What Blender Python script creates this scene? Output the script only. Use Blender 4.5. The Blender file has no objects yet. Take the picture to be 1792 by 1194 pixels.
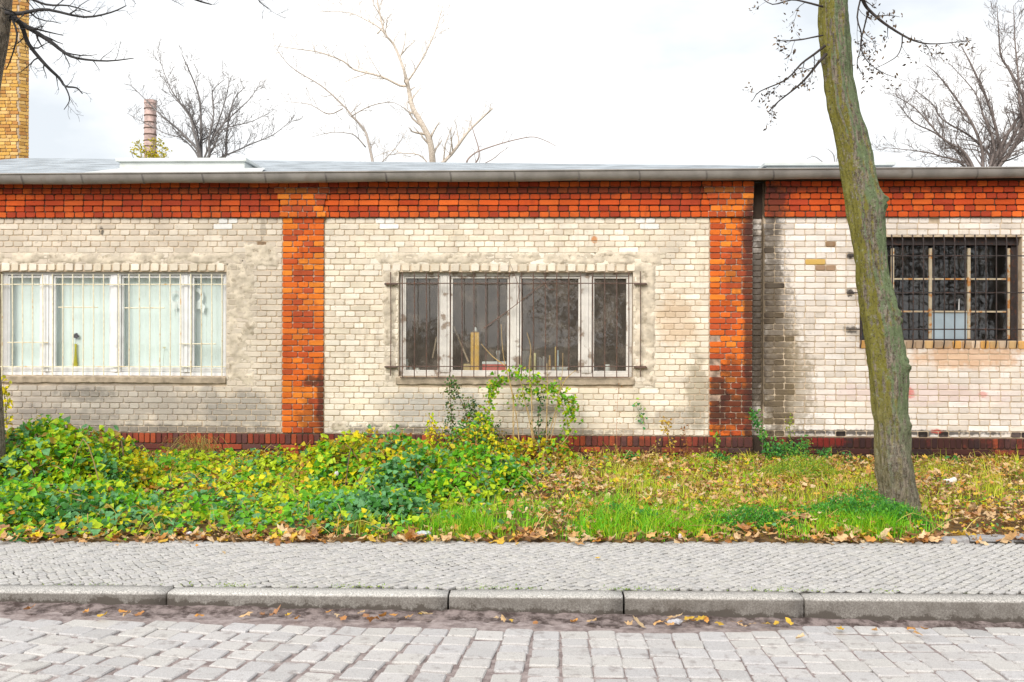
import bpy, math, random
import numpy as np
from mathutils import Vector, noise as mnoise

random.seed(11)
RNG = np.random.default_rng(11)
sc = bpy.context.scene
COL = sc.collection

# ---------------------------------------------------------------- camera
F_PX, CX, CY = 1742.0, 896.0, 597.0
TH, RO = math.radians(2.05), 0.0036
CAM = np.array([0.0, -13.0, 1.55])
FWD = np.array([-math.sin(TH), math.cos(TH), 0.0])
R0 = np.array([math.cos(TH), math.sin(TH), 0.0]); U0 = np.array([0, 0, 1.0])
RGT = math.cos(RO) * R0 + math.sin(RO) * U0
UPV = -math.sin(RO) * R0 + math.cos(RO) * U0
cam_d = bpy.data.cameras.new('camera'); cam = bpy.data.objects.new('camera', cam_d); COL.objects.link(cam)
from mathutils import Matrix
cam.matrix_world = Matrix(((RGT[0], UPV[0], -FWD[0], CAM[0]), (RGT[1], UPV[1], -FWD[1], CAM[1]),
                           (RGT[2], UPV[2], -FWD[2], CAM[2]), (0, 0, 0, 1)))
cam_d.sensor_fit = 'HORIZONTAL'; cam_d.sensor_width = 36.0; cam_d.lens = 36.0 * F_PX / 1792.0
cam_d.clip_start = 0.05; cam_d.clip_end = 2000
sc.camera = cam

# ---------------------------------------------------------------- world, sun, exposure
SUN_EL, SUN_AZ = math.radians(36), math.radians(202)     # sun veiled by thin cloud, azimuth from +Y
w = bpy.data.worlds.new('World'); sc.world = w; w.use_nodes = True
nt = w.node_tree; nt.nodes.clear()
wo = nt.nodes.new('ShaderNodeOutputWorld'); bg = nt.nodes.new('ShaderNodeBackground')
sky = nt.nodes.new('ShaderNodeTexSky'); sky.sky_type = 'NISHITA'; sky.sun_disc = False
sky.sun_elevation = SUN_EL; sky.sun_rotation = SUN_AZ; sky.dust_density = 2.0
tc = nt.nodes.new('ShaderNodeTexCoord')
mp = nt.nodes.new('ShaderNodeMapping'); mp.inputs['Scale'].default_value = (1.6, 1.6, 4.0)
nz = nt.nodes.new('ShaderNodeTexNoise'); nz.inputs['Scale'].default_value = 2.2; nz.inputs['Detail'].default_value = 6
cr = nt.nodes.new('ShaderNodeValToRGB')
cr.color_ramp.elements[0].position = 0.34; cr.color_ramp.elements[0].color = (5.2, 5.5, 5.8, 1)
cr.color_ramp.elements[1].position = 0.66; cr.color_ramp.elements[1].color = (8.6, 8.45, 8.2, 1)
mx = nt.nodes.new('ShaderNodeMix'); mx.data_type = 'RGBA'; mx.inputs[0].default_value = 0.93
nt.links.new(tc.outputs['Generated'], mp.inputs['Vector']); nt.links.new(mp.outputs[0], nz.inputs['Vector'])
nt.links.new(nz.outputs[0], cr.inputs[0])
nt.links.new(sky.outputs[0], mx.inputs[6]); nt.links.new(cr.outputs[0], mx.inputs[7])
nt.links.new(mx.outputs[2], bg.inputs[0]); bg.inputs[1].default_value = 0.058
nt.links.new(bg.outputs[0], wo.inputs[0])

sun_d = bpy.data.lights.new('sun', 'SUN'); sun_d.energy = 1.2; sun_d.angle = math.radians(34); sun_d.color = (1.0, 0.94, 0.85)
sun = bpy.data.objects.new('sun', sun_d); COL.objects.link(sun)
to_sun = Vector((math.sin(SUN_AZ) * math.cos(SUN_EL), math.cos(SUN_AZ) * math.cos(SUN_EL), math.sin(SUN_EL)))
sun.rotation_euler = to_sun.to_track_quat('Z', 'Y').to_euler(); sun.location = (0, 30, 30)

sc.view_settings.view_transform = 'Standard'; sc.view_settings.look = 'None'
sc.view_settings.gamma = 1.0; sc.view_settings.use_curve_mapping = False
sc.view_settings.exposure = 1.55
sc.render.engine = 'CYCLES'
sc.cycles.max_bounces = 8; sc.cycles.transparent_max_bounces = 16

# ---------------------------------------------------------------- pixel -> world on true planes
def ray(x, y): return FWD + RGT * (x - CX) / F_PX + UPV * (CY - y) / F_PX
def onY(x, y, Y):
    d = ray(x, y); return CAM + d * (Y - CAM[1]) / d[1]
def onZ(x, y, Z):
    d = ray(x, y); return CAM + d * (Z - CAM[2]) / d[2]
def WX(x, y=570, Y=0.0): return float(onY(x, y, Y)[0])
def WZ(x, y, Y=0.0): return float(onY(x, y, Y)[2])
def project(p):
    d = np.asarray(p, float) - CAM; f = d @ FWD
    return CX + F_PX * (d @ RGT) / f, CY - F_PX * (d @ UPV) / f

# ---------------------------------------------------------------- object helpers
def thing(name, label, cat, loc=(0, 0, 0), group=None, kind=None):
    o = bpy.data.objects.new(name, None); COL.objects.link(o); o.location = loc
    o['label'] = label; o['category'] = cat
    if group: o['group'] = group
    if kind: o['kind'] = kind
    return o
def tag(o, label=None, cat=None, group=None, kind=None):
    if label: o['label'] = label
    if cat: o['category'] = cat
    if group: o['group'] = group
    if kind: o['kind'] = kind
    return o
def link_mesh(name, me, m=None, parent=None):
    o = bpy.data.objects.new(name, me); COL.objects.link(o)
    if m is not None and not me.materials: me.materials.append(m)
    if parent is not None:
        o.parent = parent
        if parent.type == 'EMPTY' and parent.parent is None:
            o.matrix_parent_inverse = Matrix.Translation(-Vector(parent.location))
    return o

class MB:
    """collects faces; build() links them as one mesh object with a 'tint' colour attribute"""
    def __init__(s): s.v = []; s.f = []; s.c = []
    def add(s, vs, fs, c=(1, 1, 1)):
        b = len(s.v); s.v.extend([tuple(map(float, p)) for p in vs]); s.c.extend([c] * len(vs))
        s.f.extend([tuple(i + b for i in f) for f in fs]); return s
    def box(s, x0, x1, y0, y1, z0, z1, c=(1, 1, 1)):
        if x0 > x1: x0, x1 = x1, x0
        if y0 > y1: y0, y1 = y1, y0
        if z0 > z1: z0, z1 = z1, z0
        return s.add([(x0, y0, z0), (x1, y0, z0), (x1, y1, z0), (x0, y1, z0), (x0, y0, z1), (x1, y0, z1), (x1, y1, z1), (x0, y1, z1)],
                     [(3, 2, 1, 0), (4, 5, 6, 7), (0, 1, 5, 4), (1, 2, 6, 5), (2, 3, 7, 6), (3, 0, 4, 7)], c)
    def cbox(s, x0, x1, y0, y1, z0, z1, b=0.004, c=(1, 1, 1)):
        """box with chamfered edges (24 verts)"""
        X = (x0, x1); Y = (y0, y1); Z = (z0, z1); vs = []; idx = {}
        for i in (0, 1):
            for j in (0, 1):
                for k in (0, 1):
                    sx, sy, sz = (b if i == 0 else -b), (b if j == 0 else -b), (b if k == 0 else -b)
                    for a, p in enumerate(((X[i], Y[j] + sy, Z[k] + sz), (X[i] + sx, Y[j], Z[k] + sz), (X[i] + sx, Y[j] + sy, Z[k]))):
                        idx[(i, j, k, a)] = len(vs); vs.append(p)
        g = lambda i, j, k, a: idx[(i, j, k, a)]
        fs = []
        for i in (0, 1):
            fs.append((g(i, 0, 0, 0), g(i, 1, 0, 0), g(i, 1, 1, 0), g(i, 0, 1, 0)))
            fs.append((g(0, i, 0, 1), g(1, i, 0, 1), g(1, i, 1, 1), g(0, i, 1, 1)))
            fs.append((g(0, 0, i, 2), g(1, 0, i, 2), g(1, 1, i, 2), g(0, 1, i, 2)))
        for p in (0, 1):
            for q in (0, 1):
                fs.append((g(p, q, 0, 0), g(p, q, 1, 0), g(p, q, 1, 1), g(p, q, 0, 1)))
                fs.append((g(p, 0, q, 0), g(p, 1, q, 0), g(p, 1, q, 2), g(p, 0, q, 2)))
                fs.append((g(0, p, q, 1), g(1, p, q, 1), g(1, p, q, 2), g(0, p, q, 2)))
        for i in (0, 1):
            for j in (0, 1):
                for k in (0, 1): fs.append((g(i, j, k, 0), g(i, j, k, 1), g(i, j, k, 2)))
        return s.add(vs, fs, c)
    def tube(s, pts, rad, sides=6, c=(1, 1, 1), cap=True):
        pts = [np.asarray(p, float) for p in pts]; n = len(pts)
        if not hasattr(rad, '__len__'): rad = [rad] * n
        vs = []; ref = None
        for i, p in enumerate(pts):
            t = pts[min(i + 1, n - 1)] - pts[max(i - 1, 0)]; t = t / (np.linalg.norm(t) + 1e-9)
            if ref is None:
                ref = np.array([0, 0, 1.0]) if abs(t[2]) < 0.9 else np.array([1.0, 0, 0])
            a = np.cross(t, ref); a /= (np.linalg.norm(a) + 1e-9); b = np.cross(a, t); ref = b
            for k in range(sides):
                an = 2 * math.pi * k / sides
                vs.append(p + rad[i] * (math.cos(an) * a + math.sin(an) * b))
        fs = [(i * sides + k, i * sides + (k + 1) % sides, (i + 1) * sides + (k + 1) % sides, (i + 1) * sides + k)
              for i in range(n - 1) for k in range(sides)]
        if cap:
            fs.append(tuple(range(sides))[::-1]); fs.append(tuple((n - 1) * sides + k for k in range(sides)))
        return s.add(vs, fs, c)
    def lathe(s, prof, cx, cy, sides=16, c=(1, 1, 1)):
        vs = []
        for r, z in prof:
            for k in range(sides):
                a = 2 * math.pi * k / sides; vs.append((cx + r * math.cos(a), cy + r * math.sin(a), z))
        n = len(prof)
        fs = [(i * sides + k, i * sides + (k + 1) % sides, (i + 1) * sides + (k + 1) % sides, (i + 1) * sides + k)
              for i in range(n - 1) for k in range(sides)]
        fs.append(tuple(range(sides))[::-1]); fs.append(tuple((n - 1) * sides + k for k in range(sides)))
        return s.add(vs, fs, c)
    def mesh(s, name, smooth=False):
        me = bpy.data.meshes.new(name); me.from_pydata(s.v, [], s.f); set_tint(me, np.array(s.c, float).reshape(-1, 3))
        if smooth: me.polygons.foreach_set('use_smooth', [True] * len(me.polygons))
        fix_normals(me)
        me.update(); return me
    def build(s, name, m, parent=None, smooth=False): return link_mesh(name, s.mesh(name, smooth), m, parent)

import bmesh
def fix_normals(me):
    if len(me.polygons) > 60000 or len(me.polygons) == 1: return
    bm = bmesh.new(); bm.from_mesh(me); bmesh.ops.recalc_face_normals(bm, faces=bm.faces); bm.to_mesh(me); bm.free()
def set_tint(me, c):
    at = me.color_attributes.new('tint', 'FLOAT_COLOR', 'POINT')
    buf = np.ones((len(me.vertices), 4), np.float32); buf[:, :3] = c
    at.data.foreach_set('color', buf.ravel())
def np_mesh(name, V, Fs, C, smooth=False):
    """V (N,3), Fs list of (M,k) index arrays, C (N,3)"""
    me = bpy.data.meshes.new(name)
    me.vertices.add(len(V)); me.vertices.foreach_set('co', np.asarray(V, np.float32).ravel())
    li = np.concatenate([f.ravel() for f in Fs]).astype(np.int32)
    tot = np.concatenate([np.full(len(f), f.shape[1]) for f in Fs]).astype(np.int32)
    st = np.concatenate([[0], np.cumsum(tot)[:-1]]).astype(np.int32)
    me.loops.add(len(li)); me.loops.foreach_set('vertex_index', li)
    me.polygons.add(len(tot)); me.polygons.foreach_set('loop_start', st)
    me.update(calc_edges=True)
    if smooth: me.polygons.foreach_set('use_smooth', np.ones(len(tot), bool))
    set_tint(me, C); me.update(); return me

# ---------------------------------------------------------------- materials
class NT:
    def __init__(s, name):
        s.m = bpy.data.materials.new(name); s.m.use_nodes = True; s.t = s.m.node_tree; s.t.nodes.clear()
        s.out = s.t.nodes.new('ShaderNodeOutputMaterial')
    def n(s, ty, ins=None, **kw):
        nd = s.t.nodes.new(ty)
        for k, v in kw.items(): setattr(nd, k, v)
        for k, v in (ins or {}).items(): s.set(nd.inputs[k], v)
        return nd
    def set(s, sock, v):
        if isinstance(v, bpy.types.NodeSocket): s.t.links.new(v, sock)
        else:
            if sock.type == 'RGBA' and len(v) == 3: v = (*v, 1)
            sock.default_value = v
    def math(s, op, a, b=0.0, c=None, clamp=False):
        nd = s.n('ShaderNodeMath', operation=op, use_clamp=clamp); s.set(nd.inputs[0], a); s.set(nd.inputs[1], b)
        if c is not None: s.set(nd.inputs[2], c)
        return nd.outputs[0]
    def mix(s, f, a, b, mode='MIX'):
        nd = s.n('ShaderNodeMix', data_type='RGBA', blend_type=mode); s.set(nd.inputs[0], f); s.set(nd.inputs[6], a); s.set(nd.inputs[7], b)
        return nd.outputs[2]
    def ramp(s, f, lo, hi, a=0.0, b=1.0):
        nd = s.n('ShaderNodeMapRange', interpolation_type='SMOOTHSTEP'); s.set(nd.inputs[0], f)
        for i, v in enumerate((lo, hi, a, b)): s.set(nd.inputs[i + 1], v)
        return nd.outputs[0]
    def pos(s): return s.n('ShaderNodeNewGeometry').outputs['Position']
    def noise(s, scale, vec=None, detail=4, rough=0.55, sc3=None):
        v = vec if vec is not None else s.pos()
        if sc3: v = s.n('ShaderNodeMapping', {'Vector': v, 'Scale': sc3}).outputs[0]
        return s.n('ShaderNodeTexNoise', {'Vector': v, 'Scale': scale, 'Detail': detail, 'Roughness': rough}).outputs[0]
    def tint(s): return s.n('ShaderNodeAttribute', attribute_name='tint', attribute_type='GEOMETRY').outputs['Color']
    def bump(s, h, strength=0.4, dist=0.01):
        return s.n('ShaderNodeBump', {'Height': h, 'Strength': strength, 'Distance': dist}).outputs[0]
    def bsdf(s, col, rough=0.8, spec=0.3, normal=None, metal=0.0):
        p = s.n('ShaderNodeBsdfPrincipled', {'Base Color': col, 'Roughness': rough, 'Metallic': metal, 'Specular IOR Level': spec})
        if normal is not None: s.set(p.inputs['Normal'], normal)
        return p.outputs[0]
    def done(s, sh): s.t.links.new(sh, s.out.inputs[0]); return s.m
    def stains(s, col, blobs):
        """blobs: (px, py, rx_px, ry_px, colour, strength[, noise_scale, thr]) elliptical marks fixed to places on the wall"""
        p = s.n('ShaderNodeSeparateXYZ', {0: s.pos()})
        nzs = {}
        for b in blobs:
            px, py, rx, ry, c, st = b[:6]; ns = b[6] if len(b) > 6 else 5.0
            q = onY(px, py, 0); k = 134.0
            if ns not in nzs: nzs[ns] = s.noise(ns, detail=6, rough=0.65)
            dx = s.math('DIVIDE', s.math('SUBTRACT', p.outputs[0], float(q[0])), rx / k)
            dz = s.math('DIVIDE', s.math('SUBTRACT', p.outputs[2], float(q[2])), ry / k)
            d = s.math('SQRT', s.math('ADD', s.math('MULTIPLY', dx, dx), s.math('MULTIPLY', dz, dz)))
            d = s.math('ADD', d, s.math('MULTIPLY', s.math('SUBTRACT', nzs[ns], 0.5), 1.9))
            f = s.ramp(d, 1.05, 0.5, 0.0, st)
            col = s.mix(f, col, c)
        return col

def simple(name, col, rough=0.7, var=0.25, scale=8.0, spec=0.3, bump=0.0, bscale=60, metal=0.0, tint=False, dirt=None, sc3=None):
    t = NT(name); base = t.mix(1.0, col, t.tint(), 'MULTIPLY') if tint else col
    n1 = t.noise(scale, sc3=sc3); v = t.ramp(n1, 0.3, 0.7, 1 - var, 1 + var * 0.5)
    vv = t.n('ShaderNodeCombineColor', {0: v, 1: v, 2: v}).outputs[0]
    c = t.mix(1.0, base, vv, 'MULTIPLY')
    if dirt: c = t.mix(t.ramp(t.noise(dirt[1], detail=6), dirt[2], dirt[2] + 0.12, 0, dirt[3]), c, dirt[0])
    nrm = t.bump(t.noise(bscale, detail=3), bump, 0.004) if bump else None
    return t.done(t.bsdf(c, rough, spec, nrm, metal))

def leaf_mat(name, trans=0.35):
    t = NT(name); c = t.tint()
    n1 = t.ramp(t.noise(35, detail=2), 0.3, 0.7, 0.75, 1.15)
    c = t.mix(1.0, c, t.n('ShaderNodeCombineColor', {0: n1, 1: n1, 2: n1}).outputs[0], 'MULTIPLY')
    b = t.bsdf(c, 0.5, 0.35)
    tr = t.n('ShaderNodeBsdfTranslucent', {'Color': c}).outputs[0]
    return t.done(t.n('ShaderNodeMixShader', {0: trans, 1: b, 2: tr}).outputs[0])

BLK = (0.018, 0.014, 0.012); GREY = (0.20, 0.195, 0.195); BRN = (0.10, 0.075, 0.045)
def brick_mat(name, blobs, mottled, sp, streak=True):
    t = NT(name); c = t.tint()
    rnd = t.n('ShaderNodeObjectInfo').outputs['Random']
    rv = t.math('MULTIPLY_ADD', rnd, 0.22, 0.89)
    c = t.mix(1.0, c, t.n('ShaderNodeCombineColor', {0: rv, 1: rv, 2: rv}).outputs[0], 'MULTIPLY')
    n1 = t.ramp(t.noise(2.2, detail=5), 0.3, 0.72, 0.86, 1.06)
    c = t.mix(1.0, c, t.n('ShaderNodeCombineColor', {0: n1, 1: n1, 2: n1}).outputs[0], 'MULTIPLY')
    c = t.mix(t.ramp(t.noise(28, detail=6, rough=0.7), 0.56, 0.72, 0, mottled), c, sp)
    run = t.noise(3.2, detail=7, rough=0.68, sc3=(2.2, 2.2, 0.30))
    c = t.mix(t.ramp(run, 0.54, 0.74, 0, 0.42 if mottled < .3 else 0.5), c, sp)
    c = t.mix(t.ramp(t.noise(17, detail=7, rough=0.75), 0.60, 0.68, 0, 0.55), c, tuple(v * .45 for v in sp))
    c = t.stains(c, blobs)
    h = t.noise(90, detail=4, rough=0.7)
    return t.done(t.bsdf(c, 0.82, 0.25, t.bump(h, 0.35, 0.004)))

WHITE_BLOBS = [
    (180, 705, 270, 62, GREY, 0.46, 3.0), (60, 735, 180, 30, (0.13, 0.12, 0.12), 0.42, 5.0), (150, 690, 70, 14, (0.10, 0.095, 0.09), 0.5, 9.0),
    (430, 720, 90, 40, (0.24, 0.235, 0.225), 0.55, 4.0), (300, 750, 300, 9, (0.06, 0.05, 0.045), 0.6, 9.0),
    (765, 715, 130, 38, (0.31, 0.305, 0.295), 0.6, 2.5), (690, 752, 130, 10, (0.10, 0.085, 0.07), 0.7, 10.0), (900, 755, 250, 8, (0.12, 0.10, 0.08), 0.6, 9.0),
    (940, 715, 60, 12, (0.11, 0.09, 0.075), 0.55, 12.0),
    (1185, 560, 45, 60, (0.48, 0.27, 0.10), 0.4, 5.0), (1040, 420, 6, 8, (0.5, 0.18, 0.03), 0.8, 5.0), (1190, 735, 70, 26, (0.2, 0.18, 0.15), 0.5, 6.0),
    (1222, 690, 24, 80, (0.20, 0.17, 0.11), 0.6, 7.0),
    (1362, 640, 46, 150, (0.26, 0.20, 0.11), 0.5, 4.0), (1356, 600, 40, 190, (0.07, 0.052, 0.04), 0.6, 21.0), (1385, 680, 46, 110, (0.22, 0.17, 0.10), 0.6, 16.0), (1352, 470, 20, 120, (0.09, 0.07, 0.05), 0.45, 19.0), (1352, 470, 18, 110, (0.10, 0.08, 0.06), 0.6, 9.0),
    (1362, 690, 26, 95, (0.10, 0.075, 0.055), 0.5, 9.0), (1357, 590, 18, 90, (0.10, 0.075, 0.05), 0.45, 10.0), (1352, 395, 24, 26, (0.07, 0.055, 0.045), 0.7, 12.0),
    (1326, 560, 22, 240, (0.05, 0.036, 0.026), 0.85, 5.0),
    (1560, 757, 260, 6, BLK, 0.85, 14.0), (1690, 625, 120, 24, (0.55, 0.26, 0.07), 0.55, 6.0), (1487, 448, 10, 7, BLK, 0.9, 14), (1487, 513, 10, 7, BLK, 0.9, 14), (1490, 577, 16, 7, BLK, 0.8, 14),
    (1600, 690, 200, 22, (0.60, 0.42, 0.42), 0.4, 4.0), (1590, 688, 10, 12, (0.6, 0.05, 0.04), 0.6, 12), (1640, 755, 12, 5, (0.5, 0.04, 0.02), 0.7, 12), (1720, 690, 10, 7, (0.6, 0.1, 0.08), 0.5, 12),
    (460, 400, 6, 30, (0.14, 0.12, 0.09), 0.4, 9.0), (178, 404, 5, 9, BLK, 0.8, 9.0), (415, 500, 40, 60, (0.30, 0.25, 0.17), 0.35, 8.0)]
RED_BLOBS = [
    (548, 735, 34, 40, (0.09, 0.025, 0.015), 0.5, 8.0), (563, 700, 10, 80, (0.05, 0.02, 0.018), 0.8, 8.0), (545, 668, 20, 12, (0.06, 0.03, 0.018), 0.8, 8.0),
    (1255, 700, 22, 70, (0.055, 0.022, 0.018), 0.85, 9.0), (1290, 690, 50, 75, (0.06, 0.024, 0.016), 0.6, 12.0), (1313, 560, 17, 270, (0.05, 0.022, 0.018), 0.85, 6.0), (1290, 720, 60, 50, (0.05, 0.022, 0.018), 0.6, 9.0), (530, 560, 60, 60, (0.35, 0.06, 0.02), 0.35, 9.0), (900, 335, 900, 9, (0.07, 0.03, 0.022), 0.6, 5.0), (250, 360, 260, 30, (0.22, 0.03, 0.012), 0.4, 4.0),  # the wide flat mark is the eave's shadow painted into the brick
    (1312, 400, 26, 60, (0.055, 0.022, 0.02), 0.7, 9.0), (1350, 355, 34, 40, (0.045, 0.02, 0.02), 0.75, 8.0), (1290, 475, 30, 50, (0.10, 0.03, 0.02), 0.45, 14.0)]
PLINTH_BLOBS = [(1560, 785, 260, 46, (0.026, 0.016, 0.017), 0.9, 6.0), (1150, 790, 120, 30, (0.05, 0.028, 0.026), 0.5, 9.0), (1300, 790, 70, 40, (0.05, 0.032, 0.034), 0.7, 6.0), (680, 790, 80, 34, (0.07, 0.035, 0.035), 0.6, 6.0),
                (1330, 785, 20, 40, BLK, 0.9, 4.0), (230, 785, 80, 20, (0.07, 0.03, 0.03), 0.5, 6.0), (1445, 770, 40, 14, (0.28, 0.02, 0.012), 0.5, 12)]
M_WHITE = brick_mat('limewashed_brick', WHITE_BLOBS, 0.28, (0.30, 0.26, 0.21))
M_RED = brick_mat('red_brick', RED_BLOBS, 0.35, (0.22, 0.035, 0.015))
M_PLINTH = brick_mat('plinth_brick', PLINTH_BLOBS, 0.4, (0.06, 0.018, 0.014))
def mortar_mat():
    t = NT('mortar'); n = t.noise(7, detail=6)
    c = t.mix(t.ramp(n, 0.35, 0.65), (0.42, 0.33, 0.235), (0.60, 0.49, 0.37))
    c = t.stains(c, [WHITE_BLOBS[0], (1330, 560, 40, 260, (0.08, 0.06, 0.04), 0.8, 4.0)])
    return t.done(t.bsdf(c, 0.95, 0.1, t.bump(t.noise(120, detail=4), 0.6, 0.006)))
M_MORTAR = mortar_mat()
M_DARKMORTAR = simple('sooty_mortar', (0.11, 0.065, 0.045), 0.95, 0.5, 9, 0.1, 0.5, 120)
M_PALEMORTAR = simple('pilaster_mortar', (0.42, 0.31, 0.24), 0.95, 0.6, 9, 0.1, 0.5, 120)
M_PLASTER = simple('rough_plaster', (0.62, 0.545, 0.44), 0.95, 0.28, 7, 0.1, 0.9, 90, dirt=((0.26, 0.21, 0.15), 13, 0.55, 0.6))
M_CONC = simple('sill_concrete', (0.40, 0.33, 0.25), 0.95, 0.3, 9, 0.1, 0.7, 90, dirt=((0.12, 0.10, 0.075), 6, 0.58, 0.7))
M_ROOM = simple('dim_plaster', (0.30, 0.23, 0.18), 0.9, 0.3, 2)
M_DKROOM = simple('dark_room', (0.055, 0.06, 0.078), 0.9, 0.3, 2)  # gloom of the right room put into a darker, bluer wall colour
M_WPAINT = simple('white_paint', (0.76, 0.77, 0.79), 0.45, 0.10, 6, 0.4, dirt=((0.50, 0.47, 0.42), 8, 0.66, 0.5))
M_PEEL = simple('peeling_paint', (0.68, 0.65, 0.61), 0.7, 0.15, 6, 0.3, 0.4, 60, dirt=((0.22, 0.15, 0.10), 7, 0.54, 0.8), sc3=None)
M_RUSTY = simple('rusty_frame', (0.50, 0.42, 0.30), 0.7, 0.2, 10, 0.3, 0.4, 90, dirt=((0.42, 0.17, 0.035), 13, 0.5, 0.95))
M_DKSTEEL = simple('dark_steel', (0.035, 0.026, 0.026), 0.6, 0.3, 20, 0.4, dirt=((0.09, 0.035, 0.02), 25, 0.55, 0.7))
M_BRBAR = simple('brown_bar', (0.12, 0.075, 0.06), 0.6, 0.3, 20, 0.4, dirt=((0.20, 0.08, 0.03), 25, 0.55, 0.7))
M_WBAR = simple('cream_bar', (0.78, 0.72, 0.55), 0.5, 0.15, 20, 0.4, dirt=((0.60, 0.34, 0.08), 9, 0.58, 0.8))
M_ZINC = simple('zinc', (0.27, 0.25, 0.235), 0.55, 0.25, 3, 0.5, 0.15, 40, 0.25, dirt=((0.20, 0.17, 0.15), 4, 0.56, 0.6))
M_STRAP = simple('dark_zinc', (0.15, 0.135, 0.13), 0.6, 0.3, 8, 0.4)
M_FELT = simple('roof_felt', (0.36, 0.40, 0.44), 0.7, 0.3, 2.5, 0.35, 0.25, 90)
M_SKYL = simple('pale_roof_sheet', (0.62, 0.65, 0.64), 0.5, 0.15, 2, 0.4, dirt=((0.45, 0.47, 0.38), 4, 0.6, 0.5))
M_DARK = simple('recess_shade', (0.05, 0.035, 0.026), 0.95, 0.2, 6)  # dark brown with the shade of slot and eaves put into the colour
M_CURT = simple('pale_curtain', (0.84, 0.91, 0.92), 0.9, 0.05, 3, 0.2)
M_TINT = simple('tinted_surface', (1, 1, 1), 0.55, 0.1, 12, 0.35, tint=True)
M_TWIG = simple('twig_bark', (1, 1, 1), 0.85, 0.25, 20, 0.2, tint=True)
M_LEAF = leaf_mat('leaf'); M_DRY = leaf_mat('dry_leaf', 0.15)
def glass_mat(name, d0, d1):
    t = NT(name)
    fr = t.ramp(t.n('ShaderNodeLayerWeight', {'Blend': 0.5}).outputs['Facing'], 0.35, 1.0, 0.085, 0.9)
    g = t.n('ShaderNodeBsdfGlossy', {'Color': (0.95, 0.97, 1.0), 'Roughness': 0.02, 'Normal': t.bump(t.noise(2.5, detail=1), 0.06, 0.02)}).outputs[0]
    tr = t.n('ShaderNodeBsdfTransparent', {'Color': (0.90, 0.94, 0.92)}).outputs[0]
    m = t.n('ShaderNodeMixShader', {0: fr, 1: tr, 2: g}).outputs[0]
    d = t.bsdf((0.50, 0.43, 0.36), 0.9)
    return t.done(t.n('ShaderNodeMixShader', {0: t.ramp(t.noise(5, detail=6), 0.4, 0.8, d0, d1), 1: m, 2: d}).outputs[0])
M_GLASS = glass_mat('window_glass', 0.01, 0.07); M_DUSTGLARE = glass_mat('dust_and_glare_glass', 0.11, 0.30)  # middle panes: dust film made denser and warmer to paint in glare
def stone_mat(name, dark, dscale, thr, amt):
    t = NT(name); c = t.tint()
    rv = t.math('MULTIPLY_ADD', t.n('ShaderNodeObjectInfo').outputs['Random'], 0.12, 0.94)
    c = t.mix(1.0, c, t.n('ShaderNodeCombineColor', {0: rv, 1: rv, 2: rv}).outputs[0], 'MULTIPLY')
    g = t.ramp(t.noise(160, detail=3, rough=0.7), 0.3, 0.7, 0.78, 1.15)
    c = t.mix(1.0, c, t.n('ShaderNodeCombineColor', {0: g, 1: g, 2: g}).outputs[0], 'MULTIPLY')
    c = t.mix(t.ramp(t.noise(dscale, detail=6, rough=0.65), thr, thr + 0.15, 0, amt), c, dark)
    return t, c
t, c = stone_mat('granite_cobble', (0.20, 0.17, 0.165), 14, 0.53, 0.55)
M_COB = t.done(t.bsdf(c, 0.62, 0.4, t.bump(t.noise(45, detail=5), 0.45, 0.006)))
t, c = stone_mat('mosaic_stone', (0.16, 0.15, 0.145), 5, 0.58, 0.35)
M_PAV = t.done(t.bsdf(c, 0.65, 0.35, t.bump(t.noise(80, detail=3), 0.3, 0.004)))
def kerb_mat():
    t, c = stone_mat('kerb_granite', (0.22, 0.20, 0.18), 6, 0.6, 0.4)
    g = t.ramp(t.noise(95, detail=4, rough=0.85), 0.36, 0.64, 0.5, 1.3)
    c = t.mix(1.0, c, t.n('ShaderNodeCombineColor', {0: g, 1: g, 2: g}).outputs[0], 'MULTIPLY')
    z = t.n('ShaderNodeSeparateXYZ', {0: t.pos()}).outputs[2]
    # splashed dirt: a ragged tide mark along the foot of the stones, following the fall of the road
    xk = t.n('ShaderNodeSeparateXYZ', {0: t.pos()}).outputs[0]
    e = t.math('ADD', t.math('MULTIPLY_ADD', xk, 0.011, 0.116), z)
    e = t.math('ADD', e, t.math('MULTIPLY', t.math('SUBTRACT', t.noise(9, detail=8, rough=0.75), 0.5), -0.20))
    c = t.mix(t.ramp(e, 0.026, 0.042, 0.95, 0.0), c, (0.040, 0.033, 0.030))
    # face below the worn arris darkened: grime, with the face's shade painted in
    c = t.mix(t.math('MULTIPLY', t.ramp(z, -0.022, -0.008, 0.85, 0.0), t.ramp(t.noise(9, detail=6, rough=0.7), 0.3, 0.7, 0.75, 1.0)), c, (0.10, 0.086, 0.074))
    return t.done(t.bsdf(c, 0.8, 0.3, t.bump(t.noise(140, detail=4, rough=0.7), 0.6, 0.006)))
M_KERB = kerb_mat()
def ground_mat(name, a, b, scale, bump=0.6, x=None):
    t = NT(name); c = t.mix(t.ramp(t.noise(scale, detail=8, rough=0.7), 0.36, 0.64), a, b)
    if x: c = t.mix(t.ramp(t.noise(x[1], detail=6), x[2], x[2] + 0.1, 0, x[3]), c, x[0])
    return t.done(t.bsdf(c, 0.95, 0.15, t.bump(t.noise(scale * 6, detail=6, rough=0.7), bump, 0.012)))
M_SOIL = ground_mat('verge_soil', (0.07, 0.045, 0.025), (0.22, 0.13, 0.05), 9)
M_SAND = ground_mat('joint_sand', (0.20, 0.16, 0.155), (0.37, 0.315, 0.305), 14)
M_JOINT = ground_mat('pavement_joint', (0.03, 0.027, 0.024), (0.09, 0.08, 0.07), 14, x=((0.16, 0.22, 0.03), 4, 0.62, 0.7))
M_GRIT = ground_mat('gutter_dirt', (0.07, 0.052, 0.048), (0.31, 0.255, 0.245), 11, 0.9)
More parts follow.
